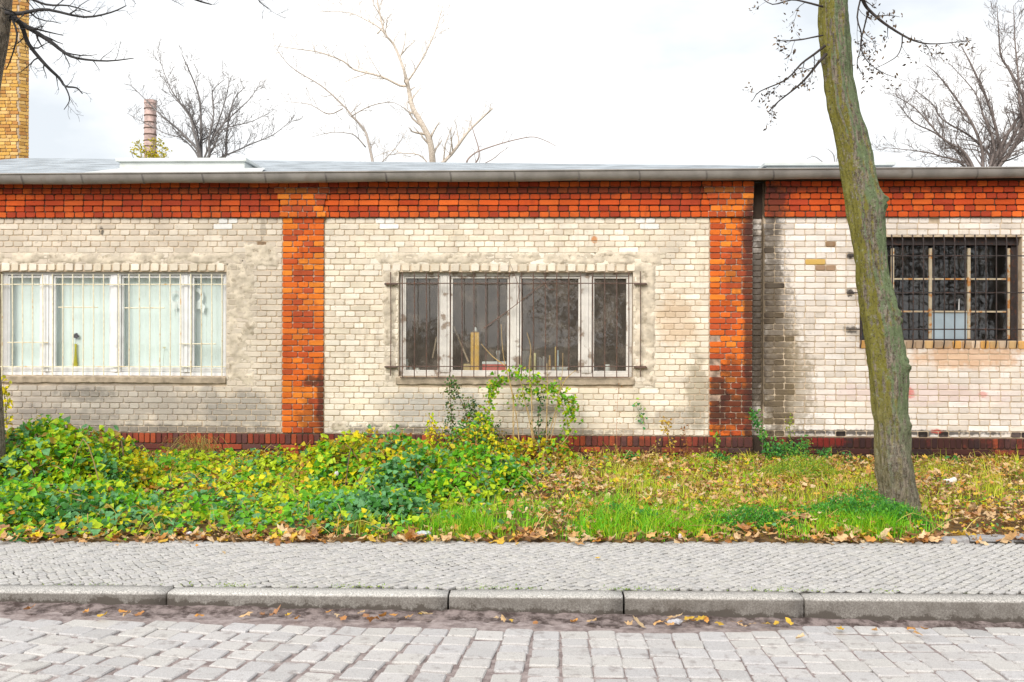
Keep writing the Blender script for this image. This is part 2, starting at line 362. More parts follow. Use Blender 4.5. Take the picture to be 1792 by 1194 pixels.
M_GROUND = ground_mat('open_ground', (0.10, 0.09, 0.06), (0.18, 0.17, 0.12), 0.6)
def bark_mat(name, moss):
    t = NT(name); p = t.pos()
    ridg = t.noise(30, detail=6, rough=0.75, sc3=(1.5, 1.5, 0.42))
    c = t.mix(t.ramp(ridg, 0.34, 0.66), (0.09, 0.068, 0.052), (0.42, 0.35, 0.28))
    c = t.mix(t.ramp(t.noise(60, detail=4, rough=0.8), 0.5, 0.66, 0, 0.6), c, (0.40, 0.40, 0.34))
    if moss:
        x = t.n('ShaderNodeSeparateXYZ', {0: p}); nrm = t.n('ShaderNodeNewGeometry').outputs['Normal']
        nx = t.n('ShaderNodeSeparateXYZ', {0: nrm}).outputs[0]
        hz = t.ramp(x.outputs[2], 0.0, 1.3, 0.12, 1)
        n1 = t.noise(4.5, detail=8, rough=0.72, sc3=(1.8, 1.8, 0.55)); n2 = t.noise(34, detail=6, rough=0.8); n3 = t.noise(11, detail=6, rough=0.7, sc3=(1.4, 1.4, 0.5))
        mixn = t.math('ADD', t.math('MULTIPLY', n1, 0.55), t.math('ADD', t.math('MULTIPLY', n2, 0.38), t.math('MULTIPLY', n3, 0.30)))
        yl = t.math('ADD', t.math('MULTIPLY', nx, -0.13), mixn)
        c = t.mix(t.math('MULTIPLY', t.ramp(yl, 0.61, 0.69, 0, 0.88), hz), c, t.mix(n2, (0.13, 0.11, 0.025), (0.42, 0.40, 0.06)))
        mixg = t.math('ADD', t.math('MULTIPLY', t.noise(5.5, detail=8, rough=0.72), 0.55), t.math('ADD', t.math('MULTIPLY', n2, 0.42), t.math('MULTIPLY', n3, 0.25)))
        gr = t.math('ADD', t.math('MULTIPLY', nx, 0.16), mixg)
        c = t.mix(t.math('MULTIPLY', t.ramp(gr, 0.585, 0.67, 0, 0.88), hz), c, t.mix(n2, (0.09, 0.14, 0.06), (0.32, 0.42, 0.22)))
        c = t.mix(t.ramp(t.noise(42, detail=6, rough=0.85), 0.54, 0.60, 0, 0.75), c, (0.055, 0.048, 0.032))
    if moss: c = t.mix(t.ramp(t.noise(24, detail=7, rough=0.85), 0.56, 0.62, 0, 0.55), c, (0.50, 0.54, 0.42))
    h = t.math('ADD', t.math('MULTIPLY', ridg, 1.2), t.math('MULTIPLY', t.noise(80, detail=5, rough=0.8), 0.6))
    return t.done(t.bsdf(c, 0.92, 0.15, t.bump(h, 1.0, 0.035)))
M_MOSSBARK = bark_mat('mossy_bark', True); M_BARK = bark_mat('grey_bark', False)

# ---------------------------------------------------------------- shared numbers of the facade
Z_PL, Z_BAND = 0.330, 3.160
NC = 37; PITCH = (Z_BAND - Z_PL) / NC
XL, XR = -9.6, 8.8
PIL = [(WX(494.5), WX(567.5)), (WX(1241), WX(1316.5))]
SLOT = (WX(1316.5), WX(1335.5))
def rect(x0, x1, y0, y1):
    xm = (x0 + x1) / 2
    return (WX(x0, (y0 + y1) / 2), WX(x1, (y0 + y1) / 2), WZ(xm, y1), WZ(xm, y0))
WIN_L = rect(-2, 396, 475.5, 658); WIN_M = rect(697.5, 1107.5, 476.5, 659.5); WIN_R = rect(1505, 1788, 414.5, 596)
SILL_L = (WIN_L[0] - 0.03, WIN_L[1] + 0.0, WZ(200, 670), WIN_L[2]); SILL_M = (WIN_M[0] - 0.03, WIN_M[1] + 0.02, WZ(900, 673), WIN_M[2])
LIN_L = (WIN_L[0] - 0.1, WIN_L[1] + 0.02, WIN_L[3], WIN_L[3] + 0.108); LIN_M = (WIN_M[0] - 0.22, WIN_M[1] + 0.22, WIN_M[3], WIN_M[3] + 0.108)
SIL_R = (WIN_R[0], WIN_R[1], WIN_R[2] - 0.112, WIN_R[2])

# ================================================================ GROUND
ground = MB(); 
ground.box(-400, 400, -400, 900, -0.9, -0.30)
tag(ground.build('ground', M_GROUND), kind='structure')
def road_z(x): return -0.116 - 0.011 * max(-4, min(4, x))
KF = lambda x: -6.985 + 0.0145 * (x + 3.35)     # kerb front edge line
KB = lambda x: -6.842 + 0.0150 * (x + 3.35)     # kerb back edge line
VE = lambda x: -5.515 + 0.047 * (x + 4.18) if x < 3.7 else -5.145 + 0.02 * (x - 3.7)   # pavement / verge line
def strip(mb, f0, f1, z0, z1, xs, c=(1, 1, 1)):
    for a, b in zip(xs[:-1], xs[1:]):
        mb.add([(a, f0(a), z0(a)), (b, f0(b), z0(b)), (b, f1(b), z1(b)), (a, f1(a), z1(a))], [(0, 1, 2, 3)], c)
XS = list(np.linspace(-14, 14, 29))
mb = MB(); strip(mb, lambda x: -19.0, lambda x: KF(x) + 0.06, lambda x: road_z(x) - 0.009, lambda x: road_z(x) - 0.009, XS)
road = tag(mb.build('road', M_SAND), kind='structure')
# opposite pavement and verge beyond the road (seen in the window reflections)
mb = MB(); mb.box(-14, 14, -30, -19.0, -0.29, 0.0); tag(mb.build('far_verge', M_SOIL), kind='structure')
# dirt packed against the kerb
gx = np.linspace(-6, 6, 241); gy = np.linspace(0, 1, 12); V = []
for x in gx:
    w_ = 0.31 + 0.07 * mnoise.noise((x * 1.3, 0, 0)) + (0.02 if x < 0.8 else -0.09 * min(1, (x - 0.8)))
    for s in gy:
        y = KF(x) + 0.01 - w_ * s
        V.append((x, y, road_z(x) + 0.008 + 0.004 * (1 - s) ** 1.5 - 0.036 * s + 0.012 * mnoise.fractal((x * 9, y * 9, 3.1), 0.8, 2.0, 4)))
n = len(gy); Fq = np.array([(i * n + j, (i + 1) * n + j, (i + 1) * n + j + 1, i * n + j + 1) for i in range(len(gx) - 1) for j in range(n - 1)])
dirt = link_mesh('gutter_dirt', np_mesh('gutter_dirt', np.array(V), [Fq], np.ones((len(V), 3)), True), M_GRIT); tag(dirt, kind='structure')
# pavement bed and verge soil
mb = MB(); strip(mb, KB, lambda x: VE(x) + 0.06, lambda x: -0.012, lambda x: -0.012, XS)
pavement = tag(mb.build('pavement', M_JOINT), kind='structure')
def verge_h(x, y):
    t = min(1, max(0, (y - VE(x)) / 0.5))
    return 0.03 * t + 0.018 * mnoise.fractal((x * 1.6, y * 1.6, 0.3), 0.9, 2, 3) * t
gx = np.linspace(-10, 9.5, 196); V = []
for x in gx:
    for s in np.linspace(0, 1, 50):
        y = VE(x) + (0.02 - VE(x)) * s; V.append((x, y, verge_h(x, y) if s > 0 else -0.012))
n = 50; Fq = np.array([(i * n + j, (i + 1) * n + j, (i + 1) * n + j + 1, i * n + j + 1) for i in range(len(gx) - 1) for j in range(n - 1)])
verge = link_mesh('verge', np_mesh('verge', np.array(V), [Fq], np.ones((len(V), 3)), True), M_SOIL); tag(verge, kind='structure')

# ---------------------------------------------------------------- worn stone block meshes (shared)
def block_mesh(name, hx, hy, h, jit, bev, tint, rng, k=0.84):
    """stone seen from above: rounded, uneven top"""
    def ring(sx, sy, z, j):
        pts = []
        for x, y in ((-1, -k), (-k, -1), (k, -1), (1, -k), (1, k), (k, 1), (-k, 1), (-1, k)):
            pts.append((x * sx + rng.uniform(-j, j), y * sy + rng.uniform(-j, j), z + rng.uniform(-j, j) * 0.35))
        return pts
    a = ring(hx, hy, 0, jit); b = [(x * 0.995, y * 0.995, -bev * 1.0 + 0.0) for x, y, z in a]
    top = [(x * (1 - bev / hx), y * (1 - bev / hy), z) for x, y, z in a]
    bot = [(x, y, -h) for x, y, z in a]
    mid = [(x, y, -bev) for x, y, z in a]
    vs = top + mid + bot; fs = [tuple(range(8))]
    for r in (0, 8):
        for i in range(8): fs.append((r + i, r + 8 + i, r + 8 + (i + 1) % 8, r + (i + 1) % 8))
    m = MB(); m.add(vs, fs, tint); return m
rr = random.Random(5)
COB_T = [(0.47, 0.455, 0.45), (0.49, 0.475, 0.465), (0.455, 0.445, 0.45), (0.48, 0.465, 0.45), (0.44, 0.43, 0.43)]
cob = [block_mesh('cobblestone', 0.0785, 0.0732, 0.03, 0.0050, 0.006, rr.choice(COB_T), rr).mesh('cobblestone', False) for _ in range(24)]
for m_ in cob: m_.materials.append(M_COB)
ROWW = 0.1605; stones = []
for i in range(-40, 42):
    s = i * ROWW; sl = 0.205 * max(0.0, -s + 0.1) - 0.03 * max(0, s - 1); sl = max(-0.15, min(0.6, sl))
    x0 = s * 0.985; y = KF(x0) - (0.34 if s < 0.9 else max(0.10, 0.34 - 0.24 * (s - 0.9))) - rr.uniform(-0.03, 0.03)
    yk = KF(x0) - 0.34
    y0 = y + 0.02
    while y0 > -12.0:
        hgt = 0.158 * rr.uniform(0.86, 1.14); yc = y0 - hgt / 2; xc = x0 - sl * (yk - yc); grow = 1.0
        if abs(xc) < 7: stones.append((xc, yc, hgt, sl))
        y0 -= hgt
def vis_key(p):
    px, py = project(p); d = np.linalg.norm(np.asarray(p) - CAM)
    return (-40 < px < 1832 and py < 1230), d
stones.sort(key=lambda q: (not vis_key((q[0], q[1], -0.12))[0], vis_key((q[0], q[1], -0.12))[1]))
rest = MB()
for k, (xc, yc, hgt, sl) in enumerate(stones):
    vis, d = vis_key((xc, yc, -0.12)); me = rr.choice(cob)
    z = road_z(xc) + rr.uniform(-0.006, 0.006)
    wv = 0.975 + rr.uniform(-0.035, 0.03)
    if k < 300 and vis:
        o = bpy.data.objects.new('cobblestone', me); COL.objects.link(o); o.parent = road
        # a skewed row: the joint between rows follows the slanted line
        o.matrix_local = Matrix(((wv, sl * hgt / 0.158, rr.uniform(-.02, .02), xc), (rr.uniform(-.03, .03), hgt / 0.158 * 0.985, rr.uniform(-.02, .02), yc), (rr.uniform(-.02, .02), rr.uniform(-.02, .02), 1, z), (0, 0, 0, 1)))
    else:
        vs = [(xc + v.co.x * wv + sl * hgt / 0.158 * v.co.y, yc + v.co.y * hgt / 0.158 * 0.985, z + v.co.z) for v in me.vertices]
        rest.add(vs, [tuple(p.vertices) for p in me.polygons], rr.choice(COB_T))
tag(rest.build('far_cobblestones', M_COB, road), kind='stuff')

# mosaic pavement: diagonal rows of small stones
PAV_T = [(0.44, 0.43, 0.425), (0.48, 0.47, 0.46), (0.40, 0.395, 0.39), (0.46, 0.45, 0.43), (0.43, 0.42, 0.405)]
pv = [block_mesh('paving_stone', 0.0240, 0.0242, 0.02, 0.0034, 0.004, rr.choice(PAV_T), rr).mesh('paving_stone') for _ in range(24)]
for m_ in pv: m_.materials.append(M_PAV)
pst = []; ca, sa = math.cos(math.radians(43)), math.sin(math.radians(43)); P_ = 0.0575
for i in range(-110, 111):
    off = rr.uniform(0, P_)
    for j in range(-110, 111):
        u, v = i * P_, j * P_ + off
        # the rows swing gently, as segments laid by eye do
        x, y = ca * u + sa * v, -sa * u + ca * v
        x += 0.012 * math.sin(y * 5 + x * 1.3); y += 0.02 * math.sin(x * 1.3)
        y += -6.15
        if abs(x) < 5.6 and KB(x) + 0.035 < y < VE(x) + 0.02: pst.append((x, y))
pst.sort(key=lambda q: (not vis_key((q[0], q[1], 0))[0], vis_key((q[0], q[1], 0))[1]))
rest = MB()
for k, (x, y) in enumerate(pst):
    me = rr.choice(pv); ang = -math.radians(43) + rr.gauss(0, 0.10) + 0.03 * math.cos(x * 1.3); z = rr.uniform(-0.004, 0.003) + 0.004 * math.sin(x * 3 + y * 4)
    sx, sy = rr.uniform(0.93, 1.06), rr.uniform(0.92, 1.08); c, s = math.cos(ang), math.sin(ang)
    if k < 300:
        o = bpy.data.objects.new('paving_stone', me); COL.objects.link(o); o.parent = pavement
        o.location = (x, y, z); o.rotation_euler = (rr.gauss(0, .02), rr.gauss(0, .02), ang); o.scale = (sx, sy, 1)
    else:
        vs = [(x + c * v.co.x * sx - s * v.co.y * sy, y + s * v.co.x * sx + c * v.co.y * sy, z + v.co.z) for v in me.vertices]
        rest.add(vs, [tuple(p.vertices) for p in me.polygons], rr.choice(PAV_T))
tag(rest.build('small_paving_stones', M_PAV, pavement), kind='stuff')

# kerb
kerb_mb = MB(); strip(kerb_mb, lambda x: KF(x) + 0.03, lambda x: KB(x) - 0.01, lambda x: -0.06, lambda x: -0.06, XS)
kerb = tag(kerb_mb.build('kerb', M_JOINT), kind='structure')
jx = [float(onZ(p, 1043, 0)[0]) for p in (280, 783, 1092, 1405)]
jx = [-9.3, -7.6, -5.9, jx[0] - 1.75] + jx + [jx[-1] + 1.72, jx[-1] + 3.4, jx[-1] + 5.1]
for a, b in zip(jx[:-1], jx[1:]):
    m = MB(); nseg = max(4, int((b - a) / 0.12)); prof = [(0.0, -0.30), (0.002, -0.05), (0.002, -0.018), (0.008, -0.005), (0.020, 0.0), (0.07, 0.002), (0.143, 0.001), (0.147, -0.02)]
    a2, b2 = a + 0.007, b - 0.007; vs = []; npf = len(prof); dz = rr.uniform(-0.003, 0.004); tl = rr.uniform(-0.004, 0.004)
    for i in range(nseg + 1):
        x = a2 + (b2 - a2) * i / nseg; en = 0.010 if i in (0, nseg) else 0.0
        for q, (py_, pz) in enumerate(prof):
            j = mnoise.noise((x * 5, q * 3.1, a)) * 0.004
            vs.append((x, KF(x) + py_ + j + (en if q < 5 else 0), pz + dz + tl * i / nseg + j * 0.6 - (en * 0.5 if 2 < q < 7 else 0)))
    fs = [(i * npf + q, (i + 1) * npf + q, (i + 1) * npf + q + 1, i * npf + q + 1) for i in range(nseg) for q in range(npf - 1)]
    fs += [tuple(range(npf)), tuple(nseg * npf + q for q in range(npf))]
    m.add(vs, fs, rr.choice([(0.50, 0.48, 0.455), (0.53, 0.515, 0.49), (0.47, 0.455, 0.435)]))
    m.build('kerb_stone', M_KERB, kerb, True)

# ================================================================ THE BUILDING
house = thing('brick_building', 'long low whitewashed brick workshop with orange brick pilasters and barred windows', 'building', (0, 0, 0))
slab = MB()
DEP = 0.34; ZT = 3.62; BASE = -0.25
def slab_with_openings(x0, x1, ops, y0=0.0):
    xs = sorted(set([x0, x1] + [v for o in ops for v in o[:2] if x0 < v < x1]))
    for a, b in zip(xs[:-1], xs[1:]):
        cov = [o for o in ops if o[0] <= a + 1e-6 and o[1] >= b - 1e-6]
        zs = [BASE]
        for o in sorted(cov, key=lambda o: o[2]): zs += [o[2], o[3]]
        zs.append(ZT)
        for k in range(0, len(zs), 2): slab.box(a, b, y0, DEP, zs[k], zs[k + 1])
slab_with_openings(XL, SLOT[0], [WIN_L, WIN_M]); slab_with_openings(SLOT[0], SLOT[1], [], 0.09); slab_with_openings(SLOT[1], XR, [WIN_R])
slab.box(XL, XL + 0.3, DEP, 5.2, BASE, 4.2); slab.box(XR - 0.3, XR, DEP, 5.2, BASE, 4.2); slab.box(XL, XR, 5.2, 5.5, BASE, 4.3)
wall = slab.build('wall', M_MORTAR, house)
# dim rooms behind the windows
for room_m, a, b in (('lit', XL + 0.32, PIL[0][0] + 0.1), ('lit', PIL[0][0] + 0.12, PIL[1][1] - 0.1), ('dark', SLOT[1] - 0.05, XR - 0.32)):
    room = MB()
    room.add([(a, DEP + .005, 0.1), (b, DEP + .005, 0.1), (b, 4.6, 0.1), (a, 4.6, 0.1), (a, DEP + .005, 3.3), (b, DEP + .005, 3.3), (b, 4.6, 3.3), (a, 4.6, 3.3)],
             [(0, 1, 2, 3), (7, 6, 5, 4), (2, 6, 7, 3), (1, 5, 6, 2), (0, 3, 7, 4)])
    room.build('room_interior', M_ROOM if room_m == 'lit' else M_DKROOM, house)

# ---- bricks
BR = {}
def brick_mb(w, h, proud, tint, rng, jit=0.0025, bev=0.005, round_=1.0):
    """brick face in the wall plane: centre at origin, front towards -Y"""
    hx, hz = w / 2, h / 2; J = lambda k=1.0: rng.uniform(-jit, jit) * k
    k1 = bev * 2.2 * round_
    out = [(-hx, -hz + k1), (-hx + k1, -hz), (hx - k1, -hz), (hx, -hz + k1), (hx, hz - k1), (hx - k1, hz), (-hx + k1, hz), (-hx, hz - k1)]
    out = [(x + J(), z + J()) for x, z in out]
    yj = [J(0.8) for _ in range(8)]
    front = [(x * (1 - bev / hx), -proud + yj[i], z * (1 - bev / hz)) for i, (x, z) in enumerate(out)]
    mid = [(x, -proud + bev * 0.8, z) for x, z in out]
    back = [(x, 0.006, z) for x, z in out]
    m = MB(); fs = [tuple(range(8))]
    for r in (0, 8):
        for i in range(8): fs.append((r + i, r + 8 + i, r + 8 + (i + 1) % 8, r + (i + 1) % 8))
    m.add(front + mid + back, fs, tint); return m
WH_T = {'L': [(0.62, 0.54, 0.45), (0.66, 0.585, 0.49), (0.59, 0.515, 0.43), (0.69, 0.62, 0.53), (0.64, 0.565, 0.47)],
        'M': [(0.75, 0.67, 0.56), (0.79, 0.715, 0.61), (0.72, 0.64, 0.53), (0.82, 0.76, 0.66), (0.76, 0.68, 0.55)],
        'R': [(0.73, 0.66, 0.60), (0.77, 0.71, 0.66), (0.70, 0.63, 0.56), (0.81, 0.76, 0.72), (0.74, 0.67, 0.61)]}
RD_T = [(0.66, 0.150, 0.018), (0.70, 0.185, 0.020), (0.60, 0.115, 0.016), (0.50, 0.085, 0.020), (0.74, 0.225, 0.026), (0.64, 0.135, 0.018), (0.44, 0.080, 0.025)]
BD_T = [(0.56, 0.080, 0.014), (0.62, 0.10, 0.016), (0.50, 0.065, 0.014), (0.40, 0.052, 0.018), (0.66, 0.125, 0.02)]
PL_T = [(0.30, 0.06, 0.03), (0.22, 0.042, 0.026), (0.36, 0.075, 0.03), (0.16, 0.04, 0.03), (0.12, 0.05, 0.045)]
rb = random.Random(3)
LIB = {}
def lib(kind, tset, tints, mat):
    key = (kind, tset)
    if key not in LIB:
        w, h = {'S': (0.2508, PITCH - 0.0098), 'H': (0.1205, PITCH - 0.0098), 'V': (0.0655, 0.128)}[kind]
        L = []
        for t_ in tints:
            for _ in range(5):
                jf = rb.uniform(0.93, 1.06); tt = tuple(min(0.85, v * jf) for v in t_)
                m = brick_mb(w, h, 0.014, tt, rb).mesh('brick'); m.materials.append(mat); L.append(m)
        LIB[key] = L
    return LIB[key]
def jit_tint(tints):
    k = rb.uniform(0.93, 1.06); return tuple(min(.85, v * k) for v in rb.choice(tints))
records = []     # (part, name, kind, tset, x, z, w, h, yfront, override tint)
def cuts(x0, x1, zones, z0, z1):
    segs = [(x0, x1)]
    for o in zones:
        if z1 - 0.02 > o[2] and z0 + 0.02 < o[3]:
            ns = []
            for a, b in segs:
                if b <= o[0] or a >= o[1]: ns.append((a, b)); continue
                if a < o[0] - 0.035: ns.append((a, o[0]))
                if b > o[1] + 0.035: ns.append((o[1], b))
            segs = ns
    return segs
def course(part, name, kind, tset, xa, xb, z, h, zones, yoff, phase, skip=None, full=None):
    step = {'S': 0.2615, 'H': 0.1308, 'V': 0.0765}[kind]
    x = xa + phase
    if phase > 0.03: spans = [(xa, xa + phase)]
    else: spans = []
    while x < xb - 0.02:
        spans.append((x, min(x + step, xb))); x += step
    if len(spans) > 1 and spans[-1][1] - spans[-1][0] < 0.05:
        l = spans.pop(); spans[-1] = (spans[-1][0], l[1])
    for a, b in spans:
        for c, d in cuts(a, b, zones, z, z + h):
            if skip and skip((c + d) / 2, z + h / 2): continue
            whole = abs((d - c) - step) < 1e-6
            records.append([part, name, kind if whole else None, tset, (c + d) / 2 , z + h / 2, d - c - 0.0105, h - 0.0098, yoff, None])
zones = [WIN_L, WIN_M, WIN_R, SILL_L, SILL_M, LIN_L, LIN_M, SIL_R]
damage = [onY(458, 440, 0), onY(1632, 386, 0), onY(1440, 436, 0)]
def skip_white(x, z):
    return (x - damage[1][0]) ** 2 < 0.004 and abs(z - damage[1][2]) < 0.03
bays = [(XL, PIL[0][0], 'L'), (PIL[0][1], PIL[1][0], 'M'), (SLOT[1], XR, 'R')]
for (xa, xb, ts) in bays:
    for k in range(NC):
        z = Z_PL + k * PITCH; kd = 'H' if k % 2 == (NC - 1) % 2 else 'S'
        ph = rb.uniform(0, 0.02) + (0.065 if kd == 'S' and ts != 'R' else 0.0) + (0.13 if kd == 'S' and (k // 2) % 2 else 0)
        course(wall, 'white_brick', kd, ts, xa, xb, z, PITCH, zones, 0.005, ph, skip_white)
# recessed strip beside the right pilaster
for k in range(NC):
    records.append([wall, 'slot_brick', None, 'R', (SLOT[0] + SLOT[1]) / 2, Z_PL + (k + .5) * PITCH, SLOT[1] - SLOT[0] - 0.016, PITCH - 0.0098, 0.09, None])
# lintel blocks over the two wide windows, sill row under the dark one
for L, ts in ((LIN_L, 'L'), (LIN_M, 'M')):
    x = L[0]
    while x < L[1] - 0.08:
        w_ = 0.128 * rb.uniform(0.92, 1.08); records.append([wall, 'lintel_brick', None, ts, x + w_ / 2, (L[2] + L[3]) / 2 + 0.004, w_ - 0.026, 0.094 + rb.uniform(-.008, .006), -0.003, rb.choice([(0.74, 0.66, 0.55), (0.78, 0.71, 0.61), (0.70, 0.62, 0.50)])]); x += w_
x = SIL_R[0]
while x < SIL_R[1]:
    w_ = 0.118 * rb.uniform(0.95, 1.05); records.append([wall, 'sill_brick', None, 'R', x + w_ / 2, (SIL_R[2] + SIL_R[3]) / 2, w_ - 0.013, 0.10, -0.004, rb.choice([(0.55, 0.36, 0.17), (0.58, 0.45, 0.33), (0.60, 0.33, 0.10), (0.42, 0.30, 0.20)])]); x += w_
# pilasters
cores = []
for (a, b) in PIL:
    m = MB(); m.box(a + 0.004, b - 0.004, -0.0145, 0.002, Z_PL + 0.002, Z_BAND + 0.3); pil = m.build('pilaster', M_PALEMORTAR, house); cores.append(pil)
    for k in range(NC):
        z = Z_PL + k * PITCH; W = b - a
        if k % 2 == 0: ws = [W / 4] * 4
        else: ws = rb.choice([[W * .36, W * .26, W * .38], [W * .25, W * .50, W * .25], [W * .38, W * .25, W * .37]])
        x = a
        for i, w_ in enumerate(ws):
            miss = a > 0 and k in (6, 10, 12, 16) and i == 0
            if not miss: records.append([pil, 'red_brick', None, 'P', x + w_ / 2, z + PITCH / 2, w_ - 0.0105, PITCH - 0.0105, -0.0165, None])
            x += w_
# corbelled cornice band: five rows of red brick, stepping out upwards
band = MB(); ROWS = [(0, 'H', 0.034), (1, 'H', 0.036), (2, 'S', 0.050), (3, 'H', 0.066), (4, 'H', 0.082), (5, 'H', 0.098)]
bsegs = [(XL, SLOT[0]), (SLOT[1], XR)]
for (a, b) in bsegs:
    for k, kd, pr in ROWS: band.box(a, b, -(pr - 0.0), 0.001 + 0.0005 * k, Z_BAND + k * PITCH + 0.004, Z_BAND + (k + 1) * PITCH + 0.0035)
cornice = band.build('cornice', M_DARKMORTAR, house)
recess = MB(); recess.box(SLOT[0] + .003, SLOT[1] - .003, 0.06, 0.088, Z_BAND, Z_BAND + 6 * PITCH); recess.build('joint_shade', M_DARK, house); MB().box(SLOT[0] + .003, SLOT[1] - .003, 0.04, 0.088, -0.2, Z_PL - .004).build('joint_shade', M_DARK, house)  # dark boxes set in the slot to paint its deep shade
for (a, b) in bsegs:
    for k, kd, pr in ROWS:
        course(cornice, 'red_brick', kd, 'B', a, b, Z_BAND + k * PITCH, PITCH, [], -pr, rb.uniform(0, 0.08))
# pilaster heads stand proud of the band
for (a, b) in PIL:
    for k, (ext, pr) in enumerate([(0.03, 0.060), (0.0, 0.062), (0.02, 0.078), (0.05, 0.094), (0.09, 0.110)]):
        x0, x1 = a - ext, min(b + ext, SLOT[0] - 0.004) if a > 0 else b + ext
        nb = 4 if k % 2 else 5; W = (x1 - x0) / nb; zz = Z_BAND + k * PITCH
        hb = MB(); hb.box(x0 + .004, x1 - .004, -(pr - 0.001), -ROWS[k][2] - 0.002, zz + 0.006, zz + PITCH + 0.002); hb.build('pilaster_head', M_PALEMORTAR, house)
        for i in range(nb): records.append([cornice, 'red_brick', None, 'P', x0 + (i + .5) * W, zz + PITCH / 2, W - 0.0105, PITCH - 0.0105, -pr, None])
# plinth
pb = MB(); Z_S = Z_PL - 0.147
for (a, b) in bsegs: pb.box(a, b, -0.028, 0.0005, -0.2, Z_PL - 0.006)
for (a, b) in [(PIL[0][0] - .02, PIL[0][1] + .02), (PIL[1][0] - .02, SLOT[0])]: pb.box(a, b, -0.05, -0.0282, -0.2, Z_PL - 0.004)
plinth = pb.build('plinth', M_DARKMORTAR, house)
for (a, b) in bsegs:
    pz = [(p[0] - .02, min(p[1] + .02, SLOT[0]), -1, 1) for p in PIL]
    for kk, (kd, z, h, zz) in enumerate([('V', Z_S, 0.142, pz), ('S', Z_S - PITCH, PITCH, pz), ('H', Z_S - 2 * PITCH, PITCH, pz), ('S', Z_S - 3 * PITCH, PITCH, pz)]):
        course(plinth, 'plinth_brick', kd, 'Q', a, b, z, h, zz, -0.028, rb.uniform(0, 0.1) if kd != 'V' else 0)
    if a < 0:
        for p in pz:
            for kd, z, h in [('V', Z_S, 0.142), ('S', Z_S - PITCH, PITCH), ('S', Z_S - 2 * PITCH, PITCH)]:
                course(plinth, 'plinth_brick', kd, 'Q', p[0], p[1], z, h, [], -0.05, 0.0)
# special bricks: fresh white replacements, bared yellow and brown ones
def near(px, py, rx=18, ry=6):
    q = onY(px, py, 0); return lambda r: abs(r[4] - q[0]) < rx / 134 and abs(r[5] - q[2]) < ry / 134
spec = [(near(392, 390, 17, 12), (0.80, 0.80, 0.79)), (near(672, 389, 17, 12), (0.82, 0.82, 0.80)), (near(1130, 389, 18, 12), (0.82, 0.82, 0.81)),
        (near(1428, 459, 16, 5), (0.55, 0.36, 0.10)), (near(1455, 430, 11, 5), (0.30, 0.19, 0.11)), (near(1448, 470, 20, 5), (0.34, 0.22, 0.14)),
        (near(1400, 575, 60, 50), None), (near(458, 438, 12, 12), (0.28, 0.19, 0.12)), (near(1500, 410, 130, 60), None)]
TS = {'L': (WH_T['L'], M_WHITE), 'M': (WH_T['M'], M_WHITE), 'R': (WH_T['R'], M_WHITE), 'P': (RD_T, M_RED), 'B': (BD_T, M_RED), 'Q': (PL_T, M_PLINTH)}
for r in records:
    if r[1] == 'white_brick':
        for fn, c in spec:
            if c and fn(r): r[9] = c; r[2] = None; r[8] -= 0.002
for r in records:
    if r[1] == 'white_brick' and r[3] == 'R':
        px, py = project((r[4], 0, r[5])); e = 1 - abs(px - 1357) / 34
        if e > (0 if py > 560 else 0.45) and py > 420 and rb.random() < (0.15 + .6 * e) * (0.2 + 0.55 * (py - 420) / 340): r[9] = rb.choice([(0.055, 0.038, 0.030), (0.10, 0.075, 0.05), (0.035, 0.028, 0.026), (0.17, 0.14, 0.08)]); r[2] = None
        elif py > 750 and rb.random() < .35: r[9] = rb.choice([(0.10, 0.075, 0.07), (0.04, 0.03, 0.03)]); r[2] = None
trunk_mask = [(0, 1430, 1490), (300, 1468, 1540), (500, 1500, 1570), (700, 1520, 1600), (820, 1530, 1605)]
def hidden(px, py):
    for (y0, a0, b0), (y1, a1, b1) in zip(trunk_mask[:-1], trunk_mask[1:]):
        if y0 <= py < y1: return a0 < px < b1
    return False
groups = {}
for r in records:
    p = (r[4], r[8], r[5]); px, py = project(p); r.append(-5 < px < 1797 and not hidden(px, py) and py < 800)
    groups.setdefault(('white_brick' if r[1] in ('slot_brick',) else r[1], ), []).append(r)
def emit_joined(part, name, recs):
    bym = {}
    for r in recs: bym.setdefault(TS[r[3]][1].name, []).append(r)
    for mn, rs in bym.items():
        m = MB()
        for r in rs:
            tints, mat = TS[r[3]]; tt = r[9] or jit_tint(tints)
            b = brick_mb(r[6], r[7], 0.014, tt, rb)
            dy = r[8] + rb.uniform(-0.0018, 0.0018); m.add([(x + r[4], y + dy, z + r[5]) for x, y, z in b.v], b.f, tt)
        o = m.build(name + ('s' if not name.endswith('s') else ''), bpy.data.materials[mn], part); tag(o, kind='stuff')
for (name,), rs in groups.items():
    cap = 300
    rs.sort(key=lambda r: (not r[10], -(r[6] * r[7]) / (13 + r[8] - 0.036 * r[4]) ** 2))
    single, joined = rs[:cap], rs[cap:]
    for r in single:
        if not r[10]: joined.append(r); continue
        tints, mat = TS[r[3]]
        if r[2] and r[9] is None: me = rb.choice(lib(r[2], r[3], tints, mat))
        else:
            tt = r[9] or jit_tint(tints)
            me = brick_mb(r[6], r[7], 0.014, tt, rb).mesh('brick'); me.materials.append(mat)
        o = bpy.data.objects.new(r[1] if r[1] != 'slot_brick' else 'white_brick', me); COL.objects.link(o); o.parent = r[0]
        o.location = (r[4], r[8] + rb.uniform(-0.0018, 0.0018), r[5]); o.rotation_euler = (0, rb.gauss(0, 0.004), 0)
    byp = {}
    for r in joined: byp.setdefault(r[0].name, []).append(r)
    for pn, rs2 in byp.items(): emit_joined(bpy.data.objects[pn], name, rs2)

